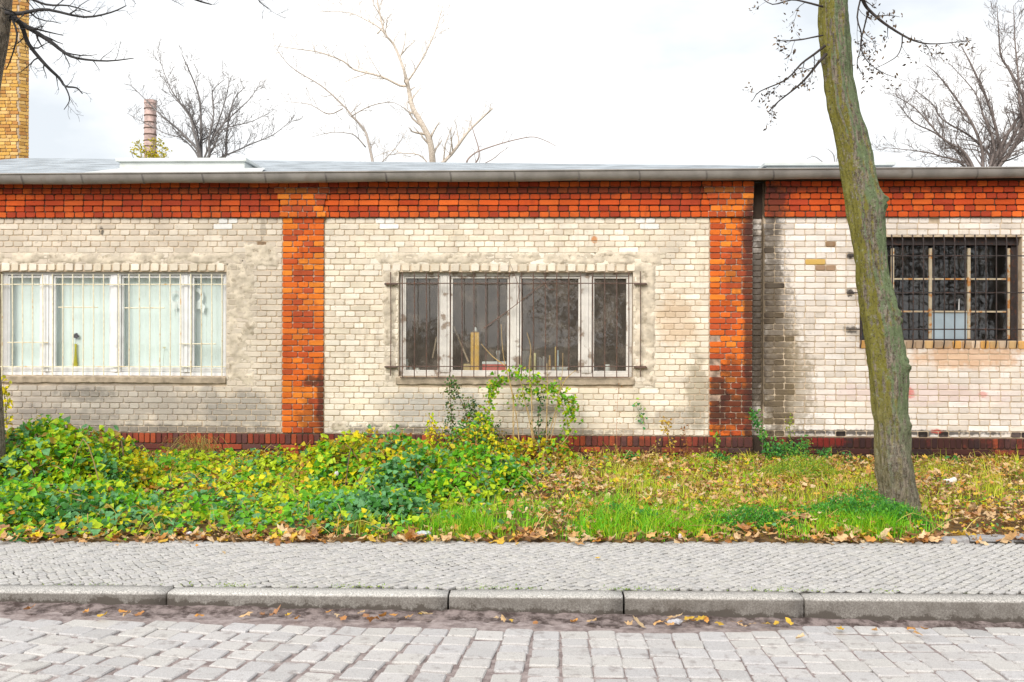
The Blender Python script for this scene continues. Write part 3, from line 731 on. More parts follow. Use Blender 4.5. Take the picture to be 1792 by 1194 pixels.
# rough plaster smeared round the window openings
def plaster(x0, x1, y0, y1, seed, thick=0.02, bias=0.0, edge=22):
    A = onY(x0, y1, 0); B = onY(x1, y0, 0); nx = int((B[0] - A[0]) / 0.016) + 2; nz_ = int((B[2] - A[2]) / 0.016) + 2; V = []
    for i in range(nx):
        for j in range(nz_):
            x = A[0] + (B[0] - A[0]) * i / (nx - 1); z = A[2] + (B[2] - A[2]) * j / (nz_ - 1)
            e = min(i, nx - 1 - i, j, nz_ - 1 - j) * 0.016
            hgt = mnoise.fractal((x * 5.5 + seed, z * 7, seed), 0.8, 2.1, 5) * 0.020 + bias + 0.004 * mnoise.noise((x * 40, z * 40, seed))
            hgt -= max(0, 0.05 - e) * 0.5
            V.append((x, -0.0135 - max(-0.010, min(0.012, hgt)), z))
    Fq = np.array([(i * nz_ + j, (i + 1) * nz_ + j, (i + 1) * nz_ + j + 1, i * nz_ + j + 1) for i in range(nx - 1) for j in range(nz_ - 1)])
    me = np_mesh('plaster_patch', np.array(V), [Fq], np.ones((len(V), 3)), False)
    link_mesh('plaster_patch', me, M_PLASTER, house)
plaster(-60, 425, 440, 464, 1.3, bias=0.001); plaster(396, 450, 455, 680, 2.1, bias=-0.004)
plaster(640, 1160, 440, 465, 3.7, bias=0.003); plaster(668, 698, 470, 680, 4.4, bias=0.004); plaster(1107, 1150, 455, 680, 5.2, bias=0.001); plaster(1040, 1170, 438, 452, 8.2, bias=0.004)
plaster(425, 492, 425, 470, 6.1, bias=0.001); plaster(575, 690, 735, 758, 7.7, bias=-0.006)

# concrete sills
for S in (SILL_L, SILL_M):
    m = MB(); n = 60; vs = []
    prof = [(0.16, S[2]), (-0.026, S[2]), (-0.030, S[2] + 0.01), (-0.030, S[3] - 0.022), (-0.020, S[3] - 0.010), (0.16, S[3] - 0.001)]
    for i in range(n + 1):
        x = S[0] + (S[1] - S[0]) * i / n
        for q, (yy, zz) in enumerate(prof):
            j = mnoise.fractal((x * 6, q * 2.3, S[0]), 0.8, 2, 3) * 0.006; vs.append((x, yy + (j if 0 < q < 5 else 0), zz + (j if q in (1, 2) else 0)))
    k = len(prof); m.add(vs, [(i * k + q, (i + 1) * k + q, (i + 1) * k + q + 1, i * k + q + 1) for i in range(n) for q in range(k - 1)] + [tuple(range(k)), tuple(n * k + q for q in range(k))])
    m.build('window_sill', M_CONC, house)

# ---- the two wide casement windows
def casement(W, ypx0, ypx1, panes, posts, mat, Y0, label, Ppx):
    """panes / posts in pixels on the wall plane; Y0 = face of the frame"""
    x = lambda p: W[0] + (p - Ppx[0]) / (Ppx[1] - Ppx[0]) * (W[1] - W[0])
    zt, zb = W[3], W[2]; pt = WZ(sum(Ppx) / 2, ypx0); pb_ = WZ(sum(Ppx) / 2, ypx1)
    win = MB()
    win.cbox(W[0] + .002, W[1] - .002, Y0, Y0 + .09, zt - 0.045, zt - .002); win.cbox(W[0] + .002, W[1] - .002, Y0, Y0 + .09, zb + .001, zb + 0.05)
    edges = [W[0] + .002] + [v for p in posts for v in (x(p[0]), x(p[1]))] + [W[1] - .002]
    win.cbox(W[0] + .002, x(panes[0][0]) - 0.022, Y0 + .001, Y0 + .089, zb + 0.0505, zt - 0.0455)
    win.cbox(x(panes[-1][1]) + 0.022, W[1] - .002, Y0 + .001, Y0 + .089, zb + 0.0505, zt - 0.0455)
    wobj = win.build('window', mat, house); wobj['label'] = label
    for (a, b) in posts:
        a, b = x(a), x(b); m = MB(); w3 = (b - a) / 3
        m.cbox(a + .012, b - .012, Y0 - .012, Y0 + .088, zb + 0.0505, zt - 0.0455); m.cbox(a + w3, b - w3, Y0 - .026, Y0 - .0122, zb + 0.0505, zt - 0.0455)
        m.build('mullion', mat, wobj)
    for (a, b) in panes:
        a, b = x(a), x(b); s = 0.026; f = MB()
        f.cbox(a - s, b + s, Y0 + .010, Y0 + .06, pt, pt + s); f.cbox(a - s, b + s, Y0 + .006, Y0 + .06, pb_ - 0.055, pb_)
        f.cbox(a - s, a, Y0 + .011, Y0 + .06, pb_ + .0005, pt - .0005); f.cbox(b, b + s, Y0 + .011, Y0 + .06, pb_ + .0005, pt - .0005)
        f.build('sash', mat, wobj)
        g = MB(); g.add([(a - .004, Y0 + .035, pb_ - .004), (b + .004, Y0 + .035, pb_ - .004), (b + .004, Y0 + .035, pt + .004), (a - .004, Y0 + .035, pt + .004)], [(0, 1, 2, 3)])
        g.build('pane', M_DUSTGLARE if mat == M_PEEL else M_GLASS, wobj)
    return wobj
casement(WIN_L, 486, 643.5, [(11, 64), (92, 187), (212, 310), (336, 387)], [(66, 90), (189, 210), (312, 334)], M_WPAINT, 0.075, 'clean white window with closed curtains', (-2, 396))
casement(WIN_M, 487, 649, [(709, 765), (792, 888), (914, 1013), (1041, 1097)], [(768, 789), (891, 911), (1016, 1038)], M_PEEL, 0.075, 'window with peeling paint and cluttered ledge', (697.5, 1107.5))
# ---- dark steel window on the right
wm = MB(); Y0 = 0.13
xs4 = [(1502, 1505), (1565, 1570.5), (1631.5, 1638), (1700, 1706.5), (1770, 1776)]; zr = lambda y: WZ(1650, y)
top = MB(); wm.box(WIN_R[0], WIN_R[1], 0.09, 0.2, zr(428), WIN_R[3] - .002); wm.box(WIN_R[0], WIN_R[1], Y0, Y0 + .05, WIN_R[2], WIN_R[2] + 0.02)
wm.box(WX(1777), WIN_R[1], Y0 + .002, Y0 + .1, WIN_R[2] + .02, zr(428)); wm.box(WIN_R[0], WX(1510), Y0 + .002, Y0 + .1, WIN_R[2] + .02, zr(428))
wr = wm.build('window', M_DKSTEEL, house); wr['label'] = 'dark steel window with rusty glazing bars'
cols = [1510, 1568, 1635, 1703, 1773]; rows = [(428, 487.5), (487.5, 545), (545, 595)]
for px in cols[1:]:
    m = MB(); x = WX(px, 510); m.cbox(x - .018, x + .018, Y0 - .012, Y0 + .03, WIN_R[2] + .02, zr(433)); m.build('glazing_bar', M_RUSTY, wr)
for py in (487.5, 545):
    for a, b in zip(cols[:-1], cols[1:]):
        m = MB(); z = zr(py); m.cbox(WX(a, 510) + .022, WX(b, 510) - .022, Y0 - .006, Y0 + .024, z - .011, z + .011, .003); m.build('glazing_bar', M_RUSTY, wr)
M_PANEB = simple('blue_grey_panel', (0.34, 0.42, 0.48), 0.35, 0.12, 3, 0.5)
for i in range(4):
    for j, (t0, t1) in enumerate(rows):
        a, b = WX(cols[i], 510) + .018, WX(cols[i + 1], 510) - .018; z0, z1 = zr(t1) + .008, zr(t0) - .008
        m = MB(); m.add([(a, Y0 + .012, z0), (b, Y0 + .012, z0), (b, Y0 + .012, z1), (a, Y0 + .012, z1)], [(0, 1, 2, 3)])
        o = m.build('pane', M_PANEB if (i, j) == (2, 2) else M_GLASS, wr)
        if (i, j) == (2, 2): o['label'] = 'opaque pale blue pane'
m = MB(); q0 = onY(1678, 543, Y0); q1 = onY(1678.5, 523, Y0); m.tube([q0, (q0 + q1) / 2, q1], [.008, .006, .003], 5, (0.8, 0.8, 0.8)); m.build('paint_drip', M_TINT, wr)

# ---- window grilles
def grille(label, mat, vpx, hpx, y0, y1, Y, r, parent=house):
    g = MB()
    for (a, b, y) in hpx[:1]:
        p, q = onY(a, y, Y), onY(b, y, Y); g.tube([p, q], r, 6)
    go = g.build('window_grille', mat, parent); go['label'] = label
    for (a, b, y) in hpx[1:]:
        m = MB(); m.tube([onY(a, y, Y), onY(b, y, Y)], r, 6); m.build('crossbar', mat, go)
    for v in vpx:
        m = MB(); x, ya, yb = v if isinstance(v, tuple) else (v, y0, y1)
        m.tube([onY(x, ya, Y - r * 1.6), onY(x + 0.6, (ya + yb) / 2, Y - r * 1.6), onY(x, yb, Y - r * 1.6)], r, 6); m.build('bar', mat, go)
    return go
lv = [460 * 0 + z / 4.267 for z in (15, 92, 167, 242, 318, 392, 468, 543, 620, 697, 773, 885, 963, 1040, 1117, 1193, 1270, 1348, 1425, 1502, 1580, 1657)]
grille('cream painted bars over the curtained window', M_WBAR, lv, [(-4, 399, 498), (-4, 399, 641.8), (102, 171, 538), (218, 288, 539), (13, 84, 599.5), (314, 378, 602)], 480, 659, 0.022, 0.0082)
mv = [670 + z / 3.813 for z in (130, 210, 290, 370, 447, 527, 607, 687, 767, 845, 925, 1003, 1083, 1160, 1240, 1320, 1400, 1480, 1560, 1640)]
mg = grille('rusty brown bars over the cluttered window', M_BRBAR, mv + [(683.6, 476, 658), (1120.6, 475, 660)], [(674, 1131, 496), (675, 1131, 641.5), (700, 1100, 660.3)], 476.5, 660.5, -0.055, 0.0072)
for px, py in ((683, 497), (1120, 497), (683, 642), (1120, 643)):
    m = MB(); p = onY(px, py, -0.05); m.box(p[0] - .075, p[0] + .09, -0.075, -0.008, p[2] - .010, p[2] + .0065); m.build('bracket', M_BRBAR, mg)
rg = MB(); Yg = -0.10
rg.tube([onY(1487, 448, 0.0), onY(1489, 448, Yg), onY(1795, 448, Yg)], 0.009, 6)
rgo = rg.build('window_grille', M_DKSTEEL, house); rgo['label'] = 'black bent bars over the dark window behind the tree'
for y in (512.5, 576.5):
    m = MB(); m.tube([onY(1487, y, 0.0), onY(1489, y, Yg), onY(1795, y, Yg)], 0.009, 6); m.build('crossbar', M_DKSTEEL, rgo)
for i in range(17):
    px = 1507.5 + i * 18.2 - 0.6
    if px > 1797: break
    m = MB(); m.tube([onY(px - 1.2, 411, 0.0), onY(px - 1.0, 414, Yg * .8), onY(px, 420, Yg - .014), onY(px + .3, 510, Yg - .014), onY(px, 600, Yg - .014), onY(px - .8, 606, Yg * .7), onY(px - 1.2, 609, 0.0)], 0.0082, 6); m.build('bar', M_DKSTEEL, rgo)

# ---- roof, gutter
ZG = lambda x: 3.685 + 0.0040 * (x + 7.3)      # top edge of the gutter
ZRIDGE = lambda x: 4.85 - 0.013 * (x + 7.3)
YE, YRG = -0.17, 5.0
rf = MB(); xs = list(np.linspace(XL - .1, XR + .1, 12))
for a, b in zip(xs[:-1], xs[1:]):
    P = [(a, YE, ZG(a)), (b, YE, ZG(b)), (b, YRG, ZRIDGE(b)), (a, YRG, ZRIDGE(a))]
    rf.add(P + [(p[0], p[1], p[2] - .05) for p in P], [(0, 1, 2, 3), (7, 6, 5, 4), (0, 4, 5, 1), (2, 6, 7, 3)])
a, b = xs[0], xs[-1]
rf.add([(a, YRG, ZRIDGE(a)), (b, YRG, ZRIDGE(b)), (b, 10, ZG(b)), (a, 10, ZG(a))], [(0, 1, 2, 3)])
roof = rf.build('roof', M_FELT, house)
for k in range(1, 8):           # overlapping felt sheets
    m = MB(); t0 = k / 8; t1 = (k + 1) / 8 if k < 7 else 1.0
    for a, b in ((xs[0], xs[4]), (xs[4], xs[8]), (xs[8], xs[-1])):
        pt_ = lambda x, t, d: (x, YE + (YRG - YE) * t, ZG(x) + (ZRIDGE(x) - ZG(x)) * t + d)
        m.add([pt_(a, t0 - .01, .012), pt_(b, t0 - .01, .012), pt_(b, t1, .006), pt_(a, t1, .006), pt_(a, t0 - .01, .002), pt_(b, t0 - .01, .002)], [(0, 1, 2, 3), (4, 5, 1, 0)])
    m.build('felt_sheet', M_FELT, roof)
sof = MB(); sof.box(XL, XR, -0.155, 0.002, 3.622, 3.64); sof.build('soffit', M_DARK, house)
def roof_t(x, t, d=0.0): return np.array([x, YE + (YRG - YE) * t, ZG(x) + (ZRIDGE(x) - ZG(x)) * t + d])
def roof_hatch(px0, px1, ytop, Y, hgt, label, lower):
    p0, p1 = onY(px0, ytop, Y), onY(px1, ytop, Y); zb0 = 0
    m = MB(); tY = (Y - YE) / (YRG - YE); zb = lambda x, y: ZG(x) + (ZRIDGE(x) - ZG(x)) * (y - YE) / (YRG - YE)
    x0, x1 = p0[0], p1[0]; zt = (p0[2] + p1[2]) / 2
    m.cbox(x0, x1, Y, Y + 0.9, zb(x0, Y) - .03, zt - 0.05, .006)
    h = m.build('skylight', M_SKYL, house); h['label'] = label
    l = MB(); l.cbox(x0 - .04, x1 + .04, Y - .05, Y + .95, zt - 0.049, zt, .006); l.build('lid', M_SKYL, h)
    if lower:
        a = MB(); b0, b1 = x0 - .2, x1 + 0.45
        P = [(b0, Y - 0.7, zb(b0, Y - .7) + .016), (b1, Y - 0.7, zb(b1, Y - .7) + .016), (x1 + .3, Y - .002, zb(x1, Y) + .04), (x0, Y - .002, zb(x0, Y) + .04)]
        a.add(P, [(0, 1, 2, 3)]); a.build('apron', M_SKYL, h)
roof_hatch(209, 428, 277.5, 1.15, .1, 'long pale skylight box on the left of the roof', True)
roof_hatch(1342, 1560, 284.5, 0.8, .1, 'low pale roof box behind the mossy tree', False)
gt = MB(); N = 10; gxs = list(np.linspace(XL - .1, XR + .1, 40)); vs = []
for x in gxs:
    sag = 0.006 * math.sin(x * 2.3) + 0.004 * mnoise.noise((x * 1.7, 0, 0))
    zc = ZG(x) + 0.008 + sag
    for k in range(N + 1):
        a = math.pi + math.pi * k / N; vs.append((x, -0.262 + 0.075 * math.cos(a), zc - 0.018 + 0.108 * math.sin(a)))
    vs.append((x, -0.262 - .075 - .004, zc + 0.004)); 
k = N + 2
fs = [(i * k + q, (i + 1) * k + q, (i + 1) * k + q + 1, i * k + q + 1) for i in range(len(gxs) - 1) for q in range(N)]
fs += [(i * k, (i + 1) * k, (i + 1) * k + N + 1, i * k + N + 1) for i in range(len(gxs) - 1)]
gt.add(vs, fs); gutter = gt.build('gutter', M_ZINC, house, True)
gb = MB(); gb.tube([(x, -0.340, ZG(x) + 0.006) for x in gxs], 0.011, 8); gb.build('gutter_bead', M_ZINC, gutter, True)
gf = MB()
for a, b in zip(gxs[:-1], gxs[1:]): gf.add([(a, -0.20, ZG(a) + .004), (b, -0.20, ZG(b) + .004), (b, -0.10, ZG(b) + .022), (a, -0.10, ZG(a) + .022)], [(0, 1, 2, 3)])
gf.build('eaves_flashing', M_SKYL, gutter)
for px in (-66, 39, 144, 250, 355, 464, 570, 675, 788, 900, 1012, 1118, 1235, 1352, 1475, 1594, 1708, 1822):
    x = WX(px, 310, -0.3); m = MB(); pts = []
    zc = ZG(x) + .008 - .018
    for q in range(13):
        a = math.pi + math.pi * q / 12; pts.append((x + 0.012 * math.sin(q * .5), -0.262 + 0.0795 * math.cos(a), zc + 0.1125 * math.sin(a)))
    for p, q in zip(pts[:-1], pts[1:]):
        m.add([(p[0] - .011, p[1], p[2]), (p[0] + .011, p[1], p[2]), (q[0] + .011, q[1], q[2]), (q[0] - .011, q[1], q[2])], [(0, 1, 2, 3)])
    m.build('gutter_strap', M_STRAP, gutter)

# ================================================================ TREES
def plant_mesh_leaves(P, size, N_up, cols, templ='leaf', rng=RNG, tilt=0.6, bias=(0, -0.35, 1.0)):
    """leaf faces at points P (n,3); returns V, F, C"""
    n = len(P)
    T = {'leaf': (np.array([(0, 0, 0), (-.34, .32, .10), (-.22, .72, .06), (0, 1, -.10), (.22, .72, .06), (.34, .32, .10)]), [(0, 3, 2, 1), (0, 5, 4, 3)]),
         'ivy': (np.array([(0, 0, 0), (-.52, .18, .10), (-.30, .58, .06), (0, 1, -.12), (.30, .58, .06), (.52, .18, .10)]), [(0, 3, 2, 1), (0, 5, 4, 3)]),
         'small': (np.array([(0, 0, 0), (-.22, .45, .05), (0, 1, 0), (.22, .45, .05)]), [(0, 3, 2, 1)])}[templ]
    tv, tf = T; k = len(tv)
    up = np.array(bias) + rng.normal(0, tilt, (n, 3)); up /= np.linalg.norm(up, axis=1)[:, None]
    a = rng.normal(0, 1, (n, 3)); a -= (a * up).sum(1)[:, None] * up; a /= np.linalg.norm(a, axis=1)[:, None]; b = np.cross(a, up)
    loc = tv[None] * np.asarray(size).reshape(-1, 1, 1)
    V = P[:, None, :] + loc[:, :, 0:1] * b[:, None] + loc[:, :, 1:2] * a[:, None] + loc[:, :, 2:3] * up[:, None]
    F = (np.array(tf)[None] + (np.arange(n) * k)[:, None, None]).reshape(-1, 4)
    C = np.repeat(cols, k, axis=0)
    return V.reshape(-1, 3), F, C
def pick(pal, wts, n, rng=RNG, jit=0.18):
    pal = np.array(pal); w_ = np.array(wts, float); w_ /= w_.sum()
    c = pal[rng.choice(len(pal), n, p=w_)]
    return c * (1 + rng.uniform(-jit, jit, (n, 1)))

rt = random.Random(21)
RMIN = [0.0015]; THIN = [1.0]
def unit(v): return v / (np.linalg.norm(v) + 1e-9)
def twigs(mb, pts, r0, r1, level, dens, lmax, tips, c, up=0.15, spread=0.9, flat=None, sides=4):
    """side shoots along a limb, recursing"""
    pts = [np.asarray(p, float) for p in pts]
    L = sum(np.linalg.norm(b - a) for a, b in zip(pts[:-1], pts[1:]))
    n = max(1, int(L * dens)); done = 0
    for i in range(n):
        t = (i + rt.random()) / n; t = 0.12 + 0.88 * t
        d = t * L; k = 0
        while k < len(pts) - 2 and d > np.linalg.norm(pts[k + 1] - pts[k]): d -= np.linalg.norm(pts[k + 1] - pts[k]); k += 1
        seg = pts[k + 1] - pts[k]; p = pts[k] + unit(seg) * min(d, np.linalg.norm(seg)); dr = unit(seg)
        q = np.array([rt.gauss(0, 1), rt.gauss(0, 1), rt.gauss(0, 1)]); q = unit(q - dr * (q @ dr))
        v = unit(dr * 0.75 + q * spread + np.array([0, 0, up])); ln = lmax * (1.05 - 0.6 * t) * rt.uniform(0.5, 1.15)
        r = max(RMIN[0], (r0 + (r1 - r0) * t) * 0.5)
        m = 4; pp = [p]
        for s in range(m):
            v = unit(v + np.array([rt.gauss(0, .2), rt.gauss(0, .2), rt.gauss(0, .2) + up * 0.25])); pp.append(pp[-1] + v * ln / m)
        mb.tube(pp, [max(RMIN[0] * .7, r * (1 - 0.7 * s / m)) for s in range(m + 1)], 3 if level < 2 else sides, c, cap=False)
        tips.append(pp[-1]); tips.append(pp[2])
        if level > 0: twigs(mb, pp, r, r * 0.3, level - 1, dens * 1.5, lmax * 0.5, tips, c, up, spread)
def poly3(px, Y, dy=0.0):
    """pixel polyline -> 3D on a slowly wandering depth"""
    out = []; yy = Y
    for i, (x, y) in enumerate(px):
        out.append(onY(x, y, yy)); yy += dy * rt.uniform(-1, 1)
    return out
def smooth(pts, n=3):
    pts = [np.asarray(p, float) for p in pts]; out = []
    for i in range(len(pts) - 1):
        p0 = pts[max(0, i - 1)]; p1 = pts[i]; p2 = pts[i + 1]; p3 = pts[min(len(pts) - 1, i + 2)]
        for k in range(n):
            t = k / n; out.append(0.5 * ((2 * p1) + (-p0 + p2) * t + (2 * p0 - 5 * p1 + 4 * p2 - p3) * t * t + (-p0 + 3 * p1 - 3 * p2 + p3) * t ** 3))
    out.append(pts[-1]); return out

# ---- mossy street tree on the verge
YT = -4.05
TR = [(-190, 1425, 1466), (-60, 1431, 1477), (0, 1433.5, 1483), (67, 1434.5, 1486), (134, 1442, 1491), (188, 1447, 1501.5), (234, 1459.6, 1519), (268, 1467, 1527), (301, 1472, 1531), (330, 1477, 1538), (352, 1480, 1546), (400, 1488, 1547), (433, 1496.5, 1549),
      (467, 1499, 1552), (500, 1502, 1560), (541, 1506.5, 1567), (575, 1510, 1576), (621, 1515.6, 1582), (645, 1519, 1587), (678, 1523, 1588), (702, 1525.6, 1588), (742, 1530, 1591), (799, 1531.7, 1594.6), (849, 1537, 1602), (884, 1541.7, 1609), (905, 1543, 1615), (925, 1538, 1624)]
tree = thing('street_tree', 'mossy green leaning tree trunk on the verge in front of the dark window', 'tree', tuple(onZ(1578, 905, 0)))
ys = np.linspace(-190, 925, 260); ty = [t_[0] for t_ in TR]
l = np.interp(ys, ty, [t_[1] for t_ in TR]); r_ = np.interp(ys, ty, [t_[2] for t_ in TR])
S = 84; V = []
for i, y in enumerate(ys):
    p = onY((l[i] + r_[i]) / 2, y, YT); R_ = (r_[i] - l[i]) / 2 / F_PX * (YT + 13) * (0.93 if y > 560 else 0.96)
    flare = 1.0 + (0.42 * max(0, (y - 868) / 57) ** 1.6 if y > 868 else 0)
    for k in range(S):
        a = 2 * math.pi * k / S; ca_, sa_ = math.cos(a), math.sin(a)
        d = mnoise.fractal((ca_ * 3.2, sa_ * 3.2, p[2] * 1.1), 0.9, 2.1, 5) * 0.022 + (0.5 - abs(mnoise.noise((ca_ * 8, sa_ * 8, p[2] * 2.6)))) * 0.012 + mnoise.noise((ca_ * 22, sa_ * 22, p[2] * 12)) * 0.006 + 0.012 * mnoise.noise((ca_ * 1.5, sa_ * 1.5, p[2] * 6.0))
        rr_ = R_ * (1 + (flare - 1) * (0.6 + 0.4 * math.cos(3 * a + 1))) + d - 0.004
        V.append((p[0] + rr_ * ca_, p[1] + rr_ * sa_, p[2]))
Fq = np.array([(i * S + k, i * S + (k + 1) % S, (i + 1) * S + (k + 1) % S, (i + 1) * S + k) for i in range(len(ys) - 1) for k in range(S)])
V = np.array(V)
# knots and burrs bulging from the trunk
for (px, py, rad, amt) in [(1566, 555, .13, .05), (1585, 640, .12, .035), (1582, 745, .12, .035), (1543, 352, .11, .05), (1528, 258, .10, .03), (1524, 301, .09, .03), (1500, 300, .10, .02), (1545, 541, .06, .02), (1475, 25, .1, .02)]:
    q = onY(px, py, YT - 0.08); dd = np.linalg.norm(V - q, axis=1); f = np.clip(1 - dd / rad, 0, 1) ** 1.5
    out = V - onY(px - (30 if px > 1530 else 0), py, YT); out[:, 2] *= 0.2; out /= np.linalg.norm(out, axis=1)[:, None] + 1e-6
    V += out * (f * amt)[:, None] * (1 + 0.5 * np.sin(V[:, 2:3] * 90 + V[:, :1] * 70))
link_mesh('trunk', np_mesh('trunk', V, [Fq], np.ones((len(V), 3)), True), M_MOSSBARK, tree)
DARKT = (0.055, 0.045, 0.042)
def limb_set(parent, name, limbs, Y, level, dens, lmax, c, leaves=None, dy=0.0, up=0.1, spread=0.9):
    """each traced limb becomes one child; returns tip points"""
    alltips = []; RMIN[0] = 0.00021 * (Y + 13); k_ = THIN[0]
    for (px, r0, r1) in limbs:
        r0 *= k_; r1 = max(RMIN[0], r1 * k_)
        pts = smooth(poly3(px, Y, dy)); m = MB(); n = len(pts)
        m.tube(pts, [r0 + (r1 - r0) * i / (n - 1) for i in range(n)], 7, c)
        tips = []; twigs(m, pts, r0, r1, level, dens, lmax, tips, c, up, spread); alltips += tips + [pts[-1]]
        m.build(name, M_TWIG, parent, True)
    return alltips
tips = limb_set(tree, 'branch', [
    ([(1446, 95), (1432, 110), (1415, 132), (1395, 152), (1362, 178), (1345, 196)], .014, .004),
    ([(1444, 80), (1425, 95), (1402, 112), (1375, 140), (1330, 160), (1318, 175)], .012, .003),
    ([(1440, 62), (1420, 66), (1400, 70), (1375, 72), (1362, 70)], .008, .003),
    ([(1440, 12), (1410, 4), (1385, 0), (1352, 8), (1330, -6)], .010, .003),
    ([(1470, -60), (1500, -20), (1512, 5), (1521, 18), (1546, 40), (1580, 62), (1608, 74), (1640, 77), (1700, 71)], .020, .003),
    ([(1508, -10), (1500, 30), (1508, 62), (1505, 90), (1500, 112), (1512, 135)], .008, .003),
    ([(1520, 18), (1512, 50), (1506, 80), (1516, 105), (1540, 125), (1570, 137)], .008, .0025),
    ([(1579, 62), (1578, 80), (1570, 98), (1552, 110), (1540, 116)], .006, .0025)], YT - 0.1, 1, 8.0, 0.28, DARKT, dy=0.08, up=-0.15)
P = np.array([p + RNG.normal(0, .02, 3) for p in tips for _ in range(3)])
P = P[RNG.random(len(P)) < 0.75]
Vl, Fl, Cl = plant_mesh_leaves(P, RNG.uniform(.025, .05, len(P)), None, pick([(0.10, 0.07, 0.045), (0.16, 0.10, 0.05), (0.07, 0.05, 0.04)], [1, 1, 1], len(P)), 'small', tilt=1.2, bias=(0, -.5, 0.1))
fo = link_mesh('dry_leaves', np_mesh('dry_leaves', Vl, [Fl], Cl), M_DRY, tree); tag(fo, kind='stuff')

# ---- street tree at the left edge of the picture
YL = -4.0
ltree = thing('street_tree', 'dark street tree at the left edge with bare drooping branches over the roof', 'tree', tuple(onZ(-32, 905, 0)))
m = MB(); LT = [(-36, 910, .24), (-34, 860, .215), (-33, 800, .205), (-38, 690, .20), (-52, 500, .19), (-48, 300, .18), (-36, 160, .17), (-16, 60, .155), (-4, -20, .13), (10, -140, .11)]
pts = smooth([onY(x, y, YL) for x, y, _ in LT], 5); rad = np.interp(np.linspace(0, len(LT) - 1, len(pts)), range(len(LT)), [q[2] for q in LT])
m.tube(pts, list(rad), 22, (1, 1, 1)); m.build('trunk', M_BARK, ltree, True)
TEAL = (0.05, 0.048, 0.050)
limb_set(ltree, 'branch', [
    ([(-10, 10), (15, 27), (47, 47), (87, 72), (110, 90), (134, 102), (187, 107), (234, 102)], .030, .004),
    ([(25, 30), (38, 45), (50, 77), (80, 114), (104, 137), (114, 151), (134, 154), (144, 164)], .024, .005),
    ([(112, 148), (120, 165), (121, 178), (112, 192)], .008, .003),
    ([(-8, 20), (30, 24), (55, 20), (84, 17), (147, 30), (194, 22), (221, 10)], .022, .004),
    ([(-5, -40), (40, -10), (80, 8), (120, 10), (160, 22)], .016, .004),
    ([(20, 30), (30, 60), (22, 95), (12, 120)], .012, .004), ([(20, 28), (8, 55), (0, 85)], .012, .004),
    ([(-6, -60), (120, -45), (240, -28), (320, -8), (352, 3), (370, 8)], .022, .005), ([(240, -28), (420, -22), (455, 4), (470, 16)], .010, .003)], YL, 2, 8.0, 0.36, TEAL, dy=0.10, up=-0.05)

# ---- bare trees behind the building
THIN[0] = 0.6
def bg_tree(label, Y, base, limbs, level, dens, lmax, c, trunk_r, r=1.0, up=0.25, spread=0.8):
    g = onY(base[0], base[1], Y); g[2] = -0.3
    t_ = thing('bare_tree', label, 'tree', tuple(g), 'bare trees behind the building')
    top = onY(base[0], base[1], Y); m = MB(); m.tube([g, (g + top) / 2 + np.array([.05, 0, 0]), top], [trunk_r * 1.3, trunk_r * 1.1, trunk_r], 10, c); m.build('trunk', M_TWIG, t_, True)
    limb_set(t_, 'branch', limbs, Y, level, dens, lmax, c, dy=0.25, up=up, spread=spread)
    return t_
b1 = (352, 290)
C1 = (0.25, 0.235, 0.235)
bg_tree('slender bare tree fanning out beside the thin chimney', 16, b1, [
    ([b1, (352, 274), (342, 240), (332, 200), (315, 180), (295, 148), (275, 90)], .10, .012), ([b1, (352, 250), (352, 220), (350, 180), (342, 150), (325, 110), (318, 95)], .09, .012),
    ([b1, (366, 274), (366, 240), (374, 200), (372, 160), (395, 138)], .085, .012), ([b1, (392, 278), (396, 240), (402, 200), (412, 170), (430, 152)], .085, .012),
    ([b1, (372, 262), (385, 232), (402, 222), (440, 213), (478, 194)], .06, .010), ([b1, (345, 262), (310, 225), (282, 202), (252, 172), (228, 148)], .07, .010),
    ([b1, (342, 266), (318, 242), (285, 232), (222, 198)], .05, .010), ([b1, (400, 270), (440, 252), (480, 235), (515, 205)], .05, .010), ([b1, (372, 240), (390, 190), (400, 150), (398, 128)], .05, .010),
    ([b1, (345, 230), (322, 190), (300, 165), (285, 130)], .05, .010), ([b1, (380, 230), (420, 190), (440, 170), (452, 150)], .05, .010)], 2, 5.5, 0.85, C1, .08)
b2 = (758, 300); C2 = (0.64, 0.56, 0.48)  # bark paled: glare washing out this tree is put into its colour
bg_tree('tall pale bare tree with heavy crooked limbs behind the middle of the roof', 20, b2, [
    ([b2, (757, 280), (752, 245), (735, 211), (722, 188), (716, 160), (712, 140)], .20, .10), ([(714, 150), (700, 150), (667, 134), (620, 122), (600, 107), (560, 92), (520, 86), (480, 80)], .08, .015),
    ([(714, 150), (706, 120), (690, 80), (672, 55), (660, 0), (652, -40)], .09, .03), ([(690, 80), (665, 50), (640, 35), (610, 22), (560, 20)], .05, .012), ([(712, 145), (735, 110), (760, 60), (775, 10)], .06, .02),
    ([b2, (790, 270), (818, 232), (838, 212), (862, 190)], .11, .04), ([b2, (735, 272), (700, 268), (690, 262), (655, 275)], .04, .012), ([(660, 60), (672, 40), (655, 10), (648, -20)], .04, .012)], 2, 3.4, 1.1, C2, .22)
b3 = (652, 300)
bg_tree('thin crooked tree reaching left above the roof', 18, b3, [
    ([b3, (652, 283), (645, 250), (638, 228), (616, 203), (600, 184), (563, 151), (523, 127), (502, 110), (479, 80)], .085, .012), ([(640, 258), (622, 238), (606, 233), (580, 232), (545, 240)], .035, .01),
    ([(600, 190), (575, 200), (545, 184), (520, 180), (497, 178)], .035, .01), ([(616, 203), (650, 185), (690, 180), (720, 200)], .035, .01), ([b3, (672, 280), (690, 262), (705, 240), (712, 228)], .03, .01)], 2, 4.0, 0.7, (0.42, 0.37, 0.33), .1)
